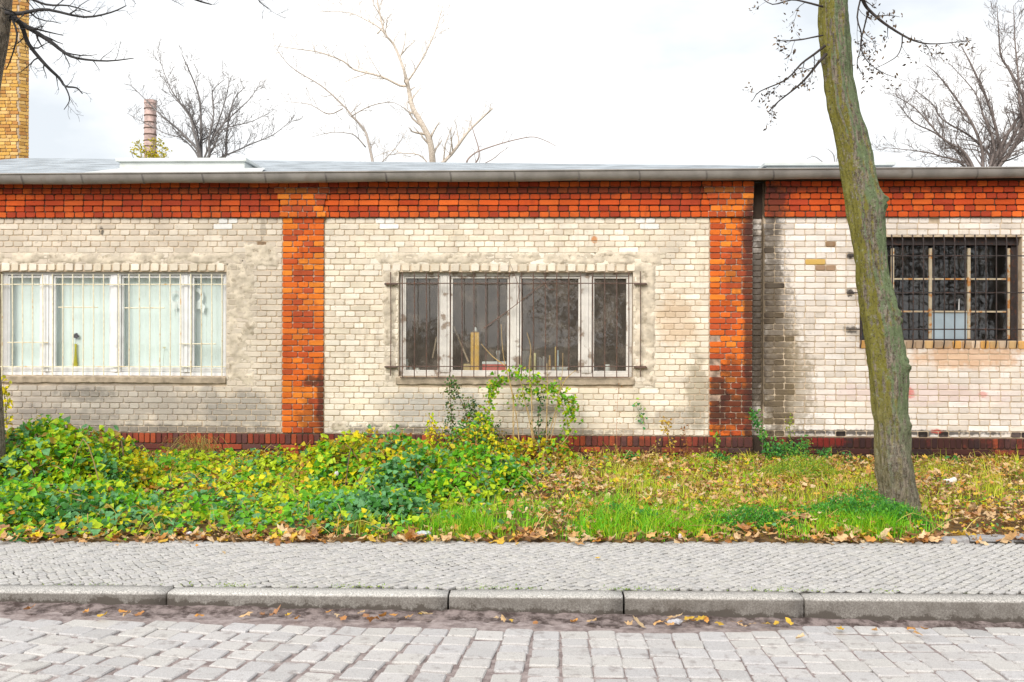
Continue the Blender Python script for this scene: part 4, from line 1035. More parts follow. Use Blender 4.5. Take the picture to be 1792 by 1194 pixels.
b4 = (818, 300)
bg_tree('low bare tree with one long arched bough right of the pale tree', 17, b4, [
    ([b4, (817, 283), (826, 272), (840, 264), (875, 252), (910, 243), (935, 240), (958, 248), (973, 256)], .05, .012), ([b4, (836, 280), (838, 262), (830, 235), (826, 222)], .05, .015), ([b4, (860, 280), (875, 268), (890, 258)], .03, .01)], 1, 1.5, 0.55, (0.34, 0.26, 0.23), .07)
b5 = (1716, 330); C5 = (0.22, 0.185, 0.175)
bg_tree('dense bare tree rising behind the right end of the roof', 15, b5, [
    ([b5, (1699, 285), (1680, 260), (1652, 245), (1602, 190), (1562, 166)], .09, .012), ([b5, (1682, 285), (1650, 275), (1618, 266), (1545, 258)], .07, .012), ([b5, (1720, 270), (1702, 218), (1669, 167), (1640, 130), (1618, 112)], .09, .012),
    ([b5, (1750, 280), (1736, 200), (1709, 134), (1690, 95), (1678, 76)], .10, .014), ([b5, (1790, 235), (1784, 180), (1782, 134), (1776, 70), (1774, 10)], .10, .014), ([b5, (1792, 200), (1770, 130), (1752, 100), (1748, 60), (1745, 15)], .09, .014),
    ([b5, (1760, 240), (1800, 180), (1830, 120), (1840, 40)], .10, .02), ([b5, (1690, 280), (1640, 235), (1600, 215), (1570, 180)], .07, .012), ([b5, (1740, 262), (1720, 200), (1705, 160), (1660, 110)], .08, .012), ([b5, (1765, 270), (1790, 220), (1810, 160), (1792, 90)], .08, .012),
    ([b5, (1735, 280), (1700, 240), (1650, 210), (1630, 180), (1590, 150)], .07, .012)], 2, 6.0, 0.95, C5, .08)
b6 = (1462, 300)
bg_tree('small bare treetop just left of the mossy trunk above the roof', 22, b6, [([b6, (1461, 285), (1458, 270), (1450, 262)], .04, .01), ([b6, (1464, 280), (1470, 262)], .03, .01), ([b6, (1440, 284), (1425, 274), (1412, 278)], .03, .01)], 1, 2.5, 0.4, (0.3, 0.27, 0.26), .06)

# yellow autumn shrub showing above the roof, round the thin chimney
sh = thing('autumn_shrub', 'yellow leaved shrub top peeping over the roof at the thin chimney', 'shrub', tuple(onY(258, 300, 17)))
m = MB(); g = onY(258, 330, 17); tips = []
for px, py in ((228, 262), (240, 248), (255, 258), (268, 250), (284, 256), (292, 266), (246, 268), (272, 266)):
    p = smooth([g, (g + onY(px, py, 17)) / 2 + RNG.normal(0, .08, 3), onY(px, py, 17)]); m.tube(p, [.02 * (1 - .8 * i / len(p)) for i in range(len(p))], 4, C1); twigs(m, p[3:], .01, .004, 1, 4, .35, tips, C1)
m.build('stem', M_TWIG, sh, True); P = np.array([p + RNG.normal(0, .07, 3) for p in tips for _ in range(9)])
Vl, Fl, Cl = plant_mesh_leaves(P, RNG.uniform(.05, .10, len(P)), None, pick([(0.62, 0.55, 0.03), (0.50, 0.50, 0.05), (0.70, 0.55, 0.02)], [2, 1, 1], len(P)), 'leaf', tilt=1.0)
tag(link_mesh('foliage', np_mesh('foliage', Vl, [Fl], Cl), M_LEAF, sh), kind='stuff')

# ---- trees across the street, seen only as reflections in the panes
def leafy(label, x, y, h, rx, ry, n, cols, tr=0.16, base=0.0):
    t_ = thing('far_tree', label, 'tree', (x, y, 0)); m = MB(); m.tube([(x, y, -.05), (x + .1, y, h * .35), (x, y, h * .8)], [tr * 1.2, tr, tr * .4], 10, (0.06, 0.05, 0.045)); m.build('trunk', M_TWIG, t_, True)
    u = RNG.normal(0, 1, (n, 3)); u /= np.linalg.norm(u, axis=1)[:, None]; rr2 = RNG.random(n) ** 0.4
    lump = 1 + 0.22 * np.sin(u[:, 0] * 6 + x) * np.cos(u[:, 2] * 7) + 0.15 * np.sin(u[:, 1] * 11)
    P = np.array([x, y, base + (h - base) / 2]) + u * (rr2 * lump)[:, None] * np.array([rx, ry, (h - base) / 2])
    Vl, Fl, Cl = plant_mesh_leaves(P, RNG.uniform(.09, .17, n), None, pick(cols, [1] * len(cols), n), 'leaf', tilt=1.2, bias=(0, 0, .4))
    tag(link_mesh('crown', np_mesh('crown', Vl, [Fl], Cl), M_LEAF, t_), kind='stuff')
DK = [(0.035, 0.03, 0.018), (0.05, 0.035, 0.02), (0.025, 0.03, 0.014), (0.07, 0.045, 0.02)]
leafy('dark dense tree across the street reflected in the right panes of the middle window', 2.9, -24.0, 9.5, 3.4, 2.2, 20000, DK, base=0.3)
leafy('big dark tree across the street reflected in the barred dark window', 9.5, -23.5, 10.5, 4.2, 2.4, 22000, DK, base=0.2)
leafy('broad dark tree across the street reflected at the far right of the dark window', 16.5, -24, 10.0, 4.2, 2.4, 9000, DK, base=0.2)
leafy('low round bush across the street reflected in the left panes of the middle window', -4.2, -23.0, 2.1, 2.3, 1.4, 3500, DK, base=0.0)
m = MB(); tt_ = thing('far_tree', 'bare thick trunk across the street reflected in the second pane of the middle window', 'tree', (-1.15, -20.5, 0))
m.tube([(-1.15, -20.5, -.05), (-1.1, -20.5, 2.2), (-1.2, -20.5, 4.5), (-1.0, -20.5, 7.5)], [.26, .2, .19, .13], 12, (0.05, 0.04, 0.035)); m.build('trunk', M_TWIG, tt_, True)
for vx in ((-0.9, 1.2), (1.2, 1.4), (-1.6, 2.2), (0.6, 2.4)):
    b = MB(); p = smooth([(-1.15, -20.5, 5.2), (-1.15 + vx[0] * .6, -20.5, 5.2 + vx[1] * .5), (-1.15 + vx[0] * 1.6, -20.3, 5.2 + vx[1] * 1.4)]); b.tube(p, [.08 * (1 - .7 * i / len(p)) for i in range(len(p))], 6, (0.05, 0.04, 0.035)); twigs(b, p, .06, .02, 1, 3, .8, [], (0.05, 0.04, 0.035)); b.build('branch', M_TWIG, tt_, True)

# ================================================================ CHIMNEYS
Yc = 9.0
x0, xm = onY(-60, 200, Yc)[0], onY(33, 200, Yc)[0]; x1 = xm + 0.155; zt_ = onY(20, -90, Yc)[2]
tow = thing('chimney_tower', 'thick square tower of yellow brick rising behind the roof at far left', 'tower', (x0, Yc, 0))
m = MB(); m.add([(x0, Yc + .012, -.3), (xm - .012, Yc + .012, -.3), (x1 - .012, Yc + .155, -.3), (x1 - 1.6, Yc + 2.4, -.3), (x0, Yc + 2.4, -.3)] + [(x0, Yc + .012, zt_), (xm - .012, Yc + .012, zt_), (x1 - .012, Yc + .155, zt_), (x1 - 1.6, Yc + 2.4, zt_), (x0, Yc + 2.4, zt_)],
    [(0, 1, 6, 5), (1, 2, 7, 6), (2, 3, 8, 7), (3, 4, 9, 8), (4, 0, 5, 9), (5, 6, 7, 8, 9)])
core = m.build('shaft', M_MORTAR, tow)
YEL = [(0.62, 0.36, 0.10), (0.68, 0.42, 0.13), (0.55, 0.30, 0.08), (0.66, 0.38, 0.09), (0.50, 0.24, 0.07), (0.72, 0.47, 0.18)]
M_YEL = brick_mat('yellow_brick', [], 0.3, (0.30, 0.13, 0.04))
tl = []
for t_ in YEL:
    for w_ in (0.243, 0.118):
        for _ in range(3):
            me = brick_mb(w_, 0.0655, 0.013, t_, rb).mesh('brick'); me.materials.append(M_YEL); tl.append((w_, me))
nsing = 0; zbv = onY(20, 285, Yc)[2]; k = 0; z = -0.2; rest = MB()
while z < zt_:
    vis = z > zbv - 0.1
    w_ = 0.243 if k % 2 else 0.118
    for face in (0, 1):
        o0, ln, ang = ((x0, Yc), xm - x0, 0.0) if face == 0 else ((xm, Yc), math.hypot(x1 - xm, .155), math.atan2(.155, x1 - xm))
        s = -0.10 * (k % 4 > 1)
        while s < ln - 0.05:
            a = max(s, 0.002); b_ = min(s + w_ + .012, ln - 0.002)
            if b_ - a > 0.05:
                c = (a + b_) / 2; px_ = o0[0] + c * math.cos(ang); py_ = o0[1] + c * math.sin(ang)
                whole = abs((b_ - a) - w_ - .012) < 1e-4; u = project((px_, py_, z))
                if vis and u[0] > -4 and u[1] > -6 and nsing < 300:
                    if whole: me = rb.choice([q for q in tl if q[0] == w_])[1]
                    else:
                        me = brick_mb(b_ - a - .012, .0655, .013, rb.choice(YEL), rb).mesh('brick'); me.materials.append(M_YEL)
                    o = bpy.data.objects.new('brick', me); COL.objects.link(o); o.parent = core; o.matrix_parent_inverse = core.matrix_basis.inverted() if False else Matrix.Identity(4)
                    o.location = (px_, py_, z) ; o.rotation_euler = (0, 0, ang); nsing += 1
                    o.matrix_parent_inverse = Matrix.Translation((0, 0, 0))
                else:
                    bm_ = brick_mb(b_ - a - .012, .0655, .013, rb.choice(YEL), rb)
                    rest.add([(px_ + x * math.cos(ang) - y * math.sin(ang), py_ + x * math.sin(ang) + y * math.cos(ang), z + zz) for x, y, zz in bm_.v], bm_.f, bm_.c[0])
            s += w_ + .012
    z += .077; k += 1
tag(rest.build('lower_bricks', M_YEL, core), kind='stuff')

Yk = 45.0; cxk = onY(263, 230, Yk)[0]; ztk = onY(263, 176, Yk)[2]; rk = 10.2 / F_PX * (Yk + 13)
ch = thing('factory_chimney', 'thin round brick chimney standing far behind the roof', 'chimney', (cxk, Yk, 0))
m = MB(); m.lathe([(rk * 1.25, -.3), (rk * 1.12, ztk * .6), (rk, ztk - .25), (rk * .8, ztk - .25)], cxk, Yk, 24); M_CHIM = simple('faded_chimney_brick', (0.58, 0.43, 0.40), 0.9, 0.35, 3, 0.2, dirt=((0.25, 0.16, 0.15), 2, 0.55, 0.6))
so = m.build('shaft', M_CHIM, ch, False)
for py in (181, 191, 203, 215, 225, 236, 247, 257, 267):
    z = onY(263, py, Yk)[2]; f = rk * (1 + .12 * (ztk - z) / (ztk * .4)); b = MB(); b.lathe([(f + .002, z - .032), (f + .03, z - .028), (f + .03, z + .028), (f + .002, z + .032)], cxk, Yk, 24); b.build('iron_band', M_BRBAR, ch)
b = MB(); b.lathe([(rk * 1.0, ztk - .25), (rk * 1.1, ztk - .18), (rk * 1.1, ztk), (rk * .8, ztk)], cxk, Yk, 24); b.build('rim', M_CHIM, ch)

# ================================================================ THINGS BEHIND THE GLASS
Yi = 0.172
def zled(W): return W[2] + 0.055
# left: curtains, vase, small flower, paper cut-out
for i, (a, b) in enumerate([(21, 90), (91, 200), (204, 322), (326, 394)]):
    xa, xb = WX(a, 560, .3), WX(b, 560, .3); z0, z1 = WIN_L[2] + .02, WIN_L[3] + .05; n = int((xb - xa) / .02) + 2; vs = []
    for k in range(n):
        x = xa + (xb - xa) * k / (n - 1); y = .205 + .008 * math.sin(x * 19 + i) * .5 + .003 * math.sin(x * 47); vs += [(x, y, z0), (x, y + .003, (z0 + z1) / 2), (x, y, z1)]
    m = MB(); m.add(vs, [f for k in range(n - 1) for f in ((3 * k, 3 * k + 3, 3 * k + 4, 3 * k + 1), (3 * k + 1, 3 * k + 4, 3 * k + 5, 3 * k + 2))])
    o = m.build('curtain', M_CURT, None, True)
    tag(o, ['pale curtain in the leftmost narrow pane beside a dark gap', 'pale curtain behind the yellow vase', 'pale curtain behind the tiny flower in the third pane', 'pale curtain in the narrow pane with the white cut-out'][i], 'curtain', 'closed curtains in the white window')
lg = MB(); lg.box(WIN_L[0] + .01, WIN_L[1] - .01, .17, .34, WIN_L[2] + .005, WIN_L[2] + .045); lg.box(WIN_M[0] + .01, WIN_M[1] - .01, .17, .60, WIN_M[2] + .005, WIN_M[2] + .045)
lg.build('inner_ledge', M_PEEL, house)
def at(px, py, Y=Yi): return onY(px, py, Y)
v0 = at(132.3, 643); zb = WIN_L[2] + .046; zt2 = at(132, 602)[2]; H = zt2 - zb
vase = thing('vase', 'slim yellow vase with one dark flower on the ledge of the curtained window', 'vase', (v0[0], Yi, zb))
m = MB(); m.lathe([(.031, zb), (.033, zb + .02), (.026, zb + H * .3), (.017, zb + H * .6), (.014, zb + H * .85), (.017, zb + H), (.012, zb + H - .003)], v0[0], Yi, 16, (0.50, 0.42, 0.01)); m.build('vessel', M_TINT, vase, True)
f = at(133, 588); m = MB(); m.tube([(v0[0], Yi, zt2 - .03), (v0[0] + .004, Yi, (zt2 + f[2]) / 2), (f[0], Yi, f[2])], .0025, 5, (0.05, 0.06, 0.03)); m.build('stem', M_TINT, vase)
m = MB()
for k in range(14):
    a = k * 2.4; rr3 = .012 + .026 * k / 14; q = np.array([f[0] + rr3 * math.cos(a) * .8, Yi - .01 + .001 * k, f[2] + rr3 * math.sin(a) * .8]); 
    m.add([q + np.array(d) for d in ((-.014, 0, -.012), (.014, -.006, -.012), (.016, 0, .012), (-.012, -.006, .014))], [(0, 1, 2, 3)], (0.022, 0.012, 0.03))
m.build('blossom', M_TINT, vase)
bt = thing('bud_vase', 'tiny bottle holding a small yellow flower in the third pane of the white window', 'vase', (at(285.5, 643)[0], Yi, zb)); bx = bt.location[0]
m = MB(); m.lathe([(.012, zb), (.013, zb + .045), (.006, zb + .06), (.007, zb + .085)], bx, Yi, 10, (0.40, 0.48, 0.46)); m.build('bottle', M_TINT, bt, True)
f = at(287.8, 609); m = MB(); m.tube([(bx, Yi, zb + .05), (bx + .004, Yi, zb + .16), f], .0018, 4, (0.25, 0.27, 0.15)); m.build('stem', M_TINT, bt)
m = MB()
for k in range(7):
    a = k * .9; m.add([f + np.array(d) for d in ((0, 0, 0), (.02 * math.cos(a - .3), -.006, .011 * math.sin(a - .3) + .003), (.026 * math.cos(a), -.008, .014 * math.sin(a) + .004), (.02 * math.cos(a + .3), -.006, .011 * math.sin(a + .3) + .003))], [(0, 1, 2, 3)], (0.62, 0.50, 0.22))
m.build('blossom', M_TINT, bt)
# pale cut-out: two rings joined by a bridge, with dripping legs
Yq = 0.150; m = MB(); cw = (0.90, 0.92, 0.93)
def plate(poly, y=Yq, th=.003):
    n = len(poly); F_ = [at(px, py, y) for px, py in poly]; B_ = [p + np.array([0, th, 0]) for p in F_]
    m.add(F_ + B_, [tuple(range(n)), tuple(range(n, 2 * n))[::-1]] + [(i, (i + 1) % n, n + (i + 1) % n, n + i) for i in range(n)], cw)
def ringp(cx_, cy_, ri, ro, n=28, sq=1.15, th=.003):
    vs = []
    for k in range(n):
        a = 2 * math.pi * k / n
        for rr_, dy in ((ri, 0), (ro, 0), (ro, th), (ri, th)): vs.append(at(cx_ + rr_ * math.cos(a), cy_ + rr_ * sq * math.sin(a), Yq) + np.array([0, dy, 0]))
    m.add(vs, [(4 * k + q, 4 * ((k + 1) % n) + q, 4 * ((k + 1) % n) + (q + 1) % 4, 4 * k + (q + 1) % 4) for k in range(n) for q in range(4)], cw)
ringp(307, 521, 6.5, 11); ringp(343, 519, 7.5, 13)
for kp, poly in enumerate(([(311, 531), (337, 533), (337, 541), (311, 540)], [(335, 531), (351, 527), (359, 536), (356, 549), (350, 541), (335, 541)], [(301, 531), (311, 531), (309, 540), (303, 541), (300, 548)],
             [(341.3, 541), (343.7, 541), (343.2, 560), (341.8, 560)], [(341.8, 558), (343.2, 558), (347, 561), (346.6, 562)], [(341.8, 558), (343.2, 558), (339, 562), (338.4, 561)], [(307.6, 540), (309.6, 540), (309.2, 556), (308, 556)], [(308, 554), (309.2, 554), (312.4, 556.5), (312, 557.5)], [(308, 554), (309.2, 554), (305.6, 558), (305, 557)])): plate(poly, Yq - .0006 - .0007 * kp)
tag(m.build('paper_cutout', M_TINT), 'pale paper cut-out with two round holes and dripping legs inside the white window', 'cut-out')

# middle window ledge
zb = WIN_M[2] + .046
def crate(name, label, cat, px0, px1, pyt, Y, dep, cols, parts=()):
    xa, xb = at(px0, 640, Y)[0], at(px1, 640, Y)[0]; zt3 = at(px0, pyt, Y)[2]
    o = thing(name, label, cat, ((xa + xb) / 2, Y + dep / 2, zb)); return o, xa, xb, zt3
o, xa, xb, z1 = crate('cardboard_tube', 'tall yellow cardboard box standing on the ledge of the middle window', 'box', 823.5, 838, 583, .25, .12, None)
m = MB(); m.cbox(xa, xb, .25, .37, zb, z1, .004, (0.75, 0.42, 0.05)); m.build('carton', M_TINT, o)
m = MB(); m.cbox(xa + .001, xb - .001, .249, .371, z1 + .0005, z1 + .012, .003, (0.52, 0.27, 0.03)); m.build('lid', M_TINT, o)
p = at(832, 578, .31); tag(MB().lathe([(.02, z1 + .013), (.028, z1 + .03), (.022, z1 + .055), (.008, z1 + .08)], p[0], .31, 10, (0.62, 0.63, 0.62)).build('glass_stopper', M_TINT, None, True), 'small pale stopper standing on top of the tall yellow box', 'stopper')
tag(MB().tube([at(794, 572, .42), at(820, 634, .30)], .013, 6, (0.42, 0.31, 0.22)).build('wooden_stick', M_TINT), 'pale wooden stick leaning left of the tall yellow box', 'stick')
tag(MB().tube([at(764, 590, .42), at(757, 627, .32)], .010, 6, (0.38, 0.28, 0.2)).build('wooden_stick', M_TINT), 'short stick leaning in the narrow left pane of the middle window', 'stick')
o, xa, xb, z1 = crate('shoe_box', 'red box with a white lid on the ledge of the middle window', 'box', 843.5, 886, 633, .25, .2, None)
m = MB(); m.cbox(xa + .004, xb - .004, .254, .446, zb, z1 - .035, .003, (0.62, 0.09, 0.08)); m.build('carton', M_TINT, o)
m = MB(); m.cbox(xa, xb, .25, .45, z1 - .0345, z1, .003, (0.75, 0.77, 0.78)); m.build('lid', M_TINT, o)
o, xa, xb, z1 = crate('cardboard_box', 'low yellow box at the foot of the tall yellow box', 'box', 811, 823, 637, .27, .12, None)
MB().cbox(xa, xb - .004, .27, .39, zb, z1, .003, (0.55, 0.40, 0.16)).build('carton', M_TINT, o)
items = [('jar', 'white jar at the left end of the middle window ledge', 'jar', 711, 628, .032, (0.55, 0.58, 0.56)), ('jar', 'taller pale jar second from the left on the middle window ledge', 'jar', 718, 642, .026, (0.66, 0.68, 0.66)), ('jar', 'squat white jar in the left pane below the round bush reflection', 'jar', 730.5, 644, .030, (0.72, 0.72, 0.68)),
         ('rolled_paper', 'yellowish rolled paper left of the books on the ledge', 'roll', 936, 618, .020, (0.66, 0.58, 0.30)), ('rolled_paper', 'thin brown roll beside the yellowish rolled paper', 'roll', 928.5, 622, .013, (0.45, 0.33, 0.12)), ('bottle', 'small orange bottle right of the row of books', 'bottle', 962, 622, .016, (0.50, 0.28, 0.08)),
         ('bottle', 'slim pale blue bottle right of the orange one', 'bottle', 976.5, 613, .012, (0.50, 0.60, 0.66)), ('wooden_stick', 'upright thin yellow stick beside the slim blue bottle', 'stick', 972, 607, .008, (0.62, 0.42, 0.12)), ('cup', 'white cup in the rightmost pane of the middle window', 'cup', 1063, 638, .036, (0.75, 0.75, 0.73)), ('cup', 'grey cup beside the white cup in the rightmost pane', 'cup', 1042, 643, .030, (0.25, 0.23, 0.24))]
for nm, lb, ct, px, py, rd, c in items:
    p = at(px, py, .30); z1 = p[2]; h = max(.03, z1 - zb)
    prof = [(rd, zb), (rd, zb + h * .7), (rd * (.55 if nm in ('bottle', 'jar') else 1.0), zb + h * .8), (rd * (.5 if nm == 'bottle' else .9), zb + h)]
    tag(MB().lathe(prof, p[0], .30 if px < 1000 else .32, 14, c).build(nm, M_TINT, None, True), lb, ct)
tag(MB().lathe([(.04, zb), (.045, zb + .05), (.03, zb + .1), (.02, zb + .22), (.035, zb + .25), (.03, zb + .29)], at(872, 610, .52)[0], .52, 12, (0.42, 0.42, 0.42)).build('plaster_figure', M_TINT, None, True), 'pale blurry figure standing behind the red box', 'figure')
tag(MB().lathe([(.06, zb), (.07, zb + .09), (.05, zb + .13), (.06, zb + .22), (.045, zb + .29)], at(920, 610, .50)[0], .50, 12, (0.30, 0.30, 0.31)).build('plaster_figure', M_TINT, None, True), 'grey blurry figure behind the rolled papers', 'figure')
for i, px in enumerate((941.5, 944.8, 948.2, 951.5, 955.0)):
    p = at(px, 624 + (i % 3) * 1.5, .27); m = MB(); m.cbox(p[0] - .0115, p[0] + .0115, .27, .40, zb, p[2], .002, [(0.10, 0.09, 0.10), (0.22, 0.21, 0.21), (0.13, 0.12, 0.13), (0.28, 0.26, 0.26), (0.10, 0.11, 0.13)][i])
    tag(m.build('book', M_TINT), ['dark book standing first from the left in the row on the ledge', 'grey book standing second in the row on the ledge', 'dark book standing third, in the middle of the row', 'light grey book standing fourth in the row on the ledge', 'dark blue book standing last, next to the orange bottle'][i], 'book', 'books on the middle window ledge')
o, xa, xb, z1 = crate('paper_stack', 'low pile of pale papers at the right of the third pane', 'papers', 965, 994, 636.5, .3, .2, None)
for k in range(4): MB().box(xa + .004 * k, xb - .006 * (k % 3), .30, .49, zb + .003 + k * .021, zb + .0225 + k * .021, [(0.45, 0.44, 0.43), (0.2, 0.2, 0.21), (0.5, 0.49, 0.47), (0.6, 0.58, 0.56)][k]).build('sheet', M_TINT, o)
# ================================================================ VEGETATION OF THE VERGE
def vn(x, y, s=1.0, seed=0.0):
    """cheap smooth noise 0..1, vectorised"""
    x = x * s + seed * 7.1; y = y * s + seed * 3.3
    v = np.sin(x * 1.7 + np.sin(y * 1.3 + seed)) + np.sin(y * 2.1 + np.sin(x * 1.9) * 1.3 + seed * 2) + 0.6 * np.sin(x * 3.9 - y * 3.1 + seed) + 0.5 * np.sin(x * 5.3 + y * 6.7) + 0.35 * np.sin(x * 11.3 - y * 9.1)
    return 0.5 + 0.5 * v / 2.6
def vproj(P):
    d = P - CAM; f = d @ FWD
    return np.stack([CX + F_PX * (d @ RGT) / f, CY - F_PX * (d @ UPV) / f], 1)
VEv = np.vectorize(VE)
def samp(n, x0=-6.6, x1=6.6, y1=-0.06, pw=1.0, edge=0.0):
    x = RNG.uniform(x0, x1, n); e = VEv(x) + edge; return x, e + (y1 - e) * RNG.random(n) ** pw
def vh(x, y):
    t = np.clip((y - VEv(x)) / 0.5, 0, 1); return 0.03 * t
GRN, LIME, YEL_, DEEP, TEALG, OLIV, RUST = (0.15, 0.44, 0.012), (0.45, 0.60, 0.012), (0.74, 0.62, 0.012), (0.045, 0.20, 0.02), (0.15, 0.38, 0.15), (0.36, 0.25, 0.03), (0.46, 0.20, 0.03)
PAL = np.array([GRN, LIME, YEL_, DEEP, TEALG, OLIV, RUST])
def colours(x, y, wts, seed=0.0, sc=2.6, jit=0.22):
    """weights modulated by clump noise so that colours drift in patches"""
    n = len(x); W = np.tile(np.array(wts, float), (n, 1)) + 1e-4
    for k in range(7): W[:, k] *= np.clip(vn(x, y, sc * (0.8 + .13 * k), seed + k * 1.7) * 2.2 - 0.35, 0.05, 3) ** 1.6
    W = np.cumsum(W, 1); W /= W[:, -1:]; idx = (RNG.random((n, 1)) > W).sum(1)
    return PAL[np.clip(idx, 0, 6)] * (1 + RNG.uniform(-jit, jit, (n, 1)))
def leaf_obj(name, P, size, C, parent, templ='ivy', tilt=0.55, bias=(0, -0.45, 1.0), mat=None, kind='stuff'):
    Vl, Fl, Cl = plant_mesh_leaves(P, size, None, C, templ, tilt=tilt, bias=bias)
    return tag(link_mesh(name, np_mesh(name, Vl, [Fl], Cl), mat or M_LEAF, parent), kind=kind)

# low ivy and creeper over the left half
x, y = samp(62000, -6.9, 2.6)
pxy = vproj(np.stack([x, y, np.zeros_like(x)], 1)); px = pxy[:, 0]
cov = np.clip((1010 - px) / 160, 0.05, 1) * np.clip(vn(x, y, 2.3, 1.0) * 3.2 - 0.75, 0.06, 1)
cov *= np.clip((y - VEv(x) - 0.02) / 0.30, 0.0, 1) ** (1.0 - 0.75 * (px < 260))
cov *= np.where((px > 740) & (pxy[:, 1] > 870), 0.12, 1.0) * np.where((px > 200) & (px < 560) & (y > -0.75), 0.35, 1.0)
k = RNG.random(len(x)) < cov; x, y, px = x[k], y[k], px[k]
hh = vh(x, y) + 0.015 + (0.04 + 0.13 * vn(x, y, 2.9, 3.0) ** 1.6) * RNG.random(len(x)) ** 0.6 * np.clip((y - VEv(x)) / .3, .25, 1)
left = np.clip((300 - px) / 250, 0, 1)
C = colours(x, y, [1.1, 2.2, 0.55, 0.25, 0.6, 0.35, 0.15], 0.3)
near_ = (y < VEv(x) + 1.7); C = np.where((near_ & (RNG.random(len(x)) < .45))[:, None], colours(x, y, [1.3, .6, .15, .7, 1.5, .05, .02], 4.0), C)
leaf_obj('ground_ivy', np.stack([x, y, hh], 1), np.clip(.043 * np.exp(RNG.normal(0, .38, len(x))), .018, .072) * (1 + .2 * left), C, None)

# tangled runners, dead stalks and straw lying through the creepers
m = MB(); xs_, ys_ = samp(520, -6.8, 6.6, -.1)
for a, b in zip(xs_, ys_):
    L = RNG.uniform(.12, .5); an = RNG.uniform(0, 6.28); hz = RNG.uniform(.05, .22) * (1 if a < 1 else .8); dx, dy = L * math.cos(an), L * .7 * math.sin(an); z0 = .03
    p1 = (a + dx, max(b + dy, VE(a + dx) + .03), z0 + RNG.uniform(0, .12)); rad_ = RNG.uniform(.0018, .0042)
    m.tube(smooth([(a, b, z0), ((a + p1[0]) / 2, (b + p1[1]) / 2, z0 + hz), p1], 3), [rad_, rad_, rad_, rad_ * .9, rad_ * .8, rad_ * .6, rad_ * .5], 3, [(0.40, 0.26, 0.10), (0.52, 0.40, 0.17), (0.26, 0.14, 0.06), (0.46, 0.40, 0.10)][int(RNG.integers(0, 4))], cap=False)
tag(m.build('dry_stalks', M_TWIG), kind='stuff')
def mound(name, label, cat, cx_, cy_, rx, ry, h, n, wts, size, seed, stems=20, templ='ivy', power=0.8, edge_wts=None, lump=0.35, zb=0.0):
    t_ = thing(name, label, cat, (cx_, cy_, 0))
    r = np.sqrt(RNG.random(n)); a = RNG.uniform(0, 2 * math.pi, n); x = cx_ + rx * r * np.cos(a); y = cy_ + ry * r * np.sin(a)
    top = h * (1 - r ** 2) ** power * (1 - lump + 2 * lump * vn(x, y, 3.6, seed)) + 0.05
    z = zb + top * (1 - 0.55 * RNG.random(n) ** 2.2) + RNG.normal(0, .02, n)
    C = colours(x, y, wts, seed)
    if edge_wts is not None: C = np.where((z < h * .4)[:, None], colours(x, y, edge_wts, seed + 2), C)
    keep = y > VEv(x) + 0.03
    leaf_obj('foliage', np.stack([x, y, z], 1)[keep], (np.clip(np.exp(RNG.normal(-.1, .32, n)), .4, 1.5) * size)[keep], C[keep], t_, templ, tilt=0.6, bias=(0, -.6, .9))
    m = MB()
    for i in range(stems):
        a = RNG.uniform(0, 6.28); r = RNG.uniform(.3, 1.05); ex, ey = cx_ + rx * r * math.cos(a), cy_ + ry * r * math.sin(a); bx, by = cx_ + rx * .3 * RNG.normal(), cy_ + ry * .3 * RNG.normal(); ey = max(ey, VE(ex) + .05)
        hz = h * RNG.uniform(.7, 1.15) * max(.1, (1 - r * r)) + .06
        m.tube(smooth([(bx, by, 0), ((bx + ex) / 2, (by + ey) / 2, max(hz, h * RNG.uniform(.5, 1.05))), (ex, ey, hz * .8)], 4), [.006] * 9, 4, [(0.22, 0.12, 0.06), (0.34, 0.25, 0.10), (0.16, 0.10, 0.07)][i % 3])
    m.build('stem', M_TWIG, t_, True); return t_
def gxy(px, py): q = onZ(px, py, 0); return float(q[0]), float(q[1])
lx, ly = gxy(62, 872)
mound('ivy_mound', 'tallest leafy green mound at the left edge beside the dark trunk', 'bush', lx + .06, ly, 0.92, .85, .62, 6500, [1.6, 2.2, .22, .5, .9, .25, .05], .056, 1.0, 34, lump=.22)
qx, qy = gxy(150, 868)
mound('creeper_mound', 'yellowish creeper mound spilling right from the green mound on the left', 'bush', qx, qy + .25, .62, .7, .50, 2600, [.6, 2.2, 1.4, .2, .3, .5, .1], .05, 2.0, 20)
qx, qy = gxy(55, 925)
mound('ivy_mound', 'low dark ivy spilling to the pavement at the left corner', 'bush', qx, qy + .35, 1.0, .55, .26, 3000, [1.4, 1.1, .08, .9, 1.3, .05, .02], .052, 3.0, 8)
qx, qy = gxy(655, 845)
mound('creeper_mound', 'broad yellow and lime creeper mound left of the middle window plants', 'bush', qx, qy, .95, .85, .44, 4600, [.7, 2.0, 1.5, .3, .35, .6, .15], .055, 5.0, 26, lump=.45)
qx, qy = gxy(745, 880)
mound('ivy_mound', 'bright green ivy hump in front of the yellow creeper mound', 'bush', qx, qy, .75, .6, .36, 3200, [1.7, 1.6, .15, .5, 1.1, .1, .02], .052, 6.0, 12, lump=.4)
qx, qy = gxy(640, 912)
mound('ivy_mound', 'blue green ivy clump by the pavement below the creeper mound', 'bush', qx, qy + .05, .62, .42, .20, 2200, [1.0, .5, .1, .9, 1.9, .02, .01], .052, 7.0, 6)
qx, qy = gxy(845, 862)
mound('nettle_clump', 'dark green broad leaved clump at the foot of the arching climber', 'bush', qx, qy, .50, .42, .40, 2000, [1.5, 1.1, .25, .8, 1.1, .15, .05], .058, 8.0, 14, 'leaf')
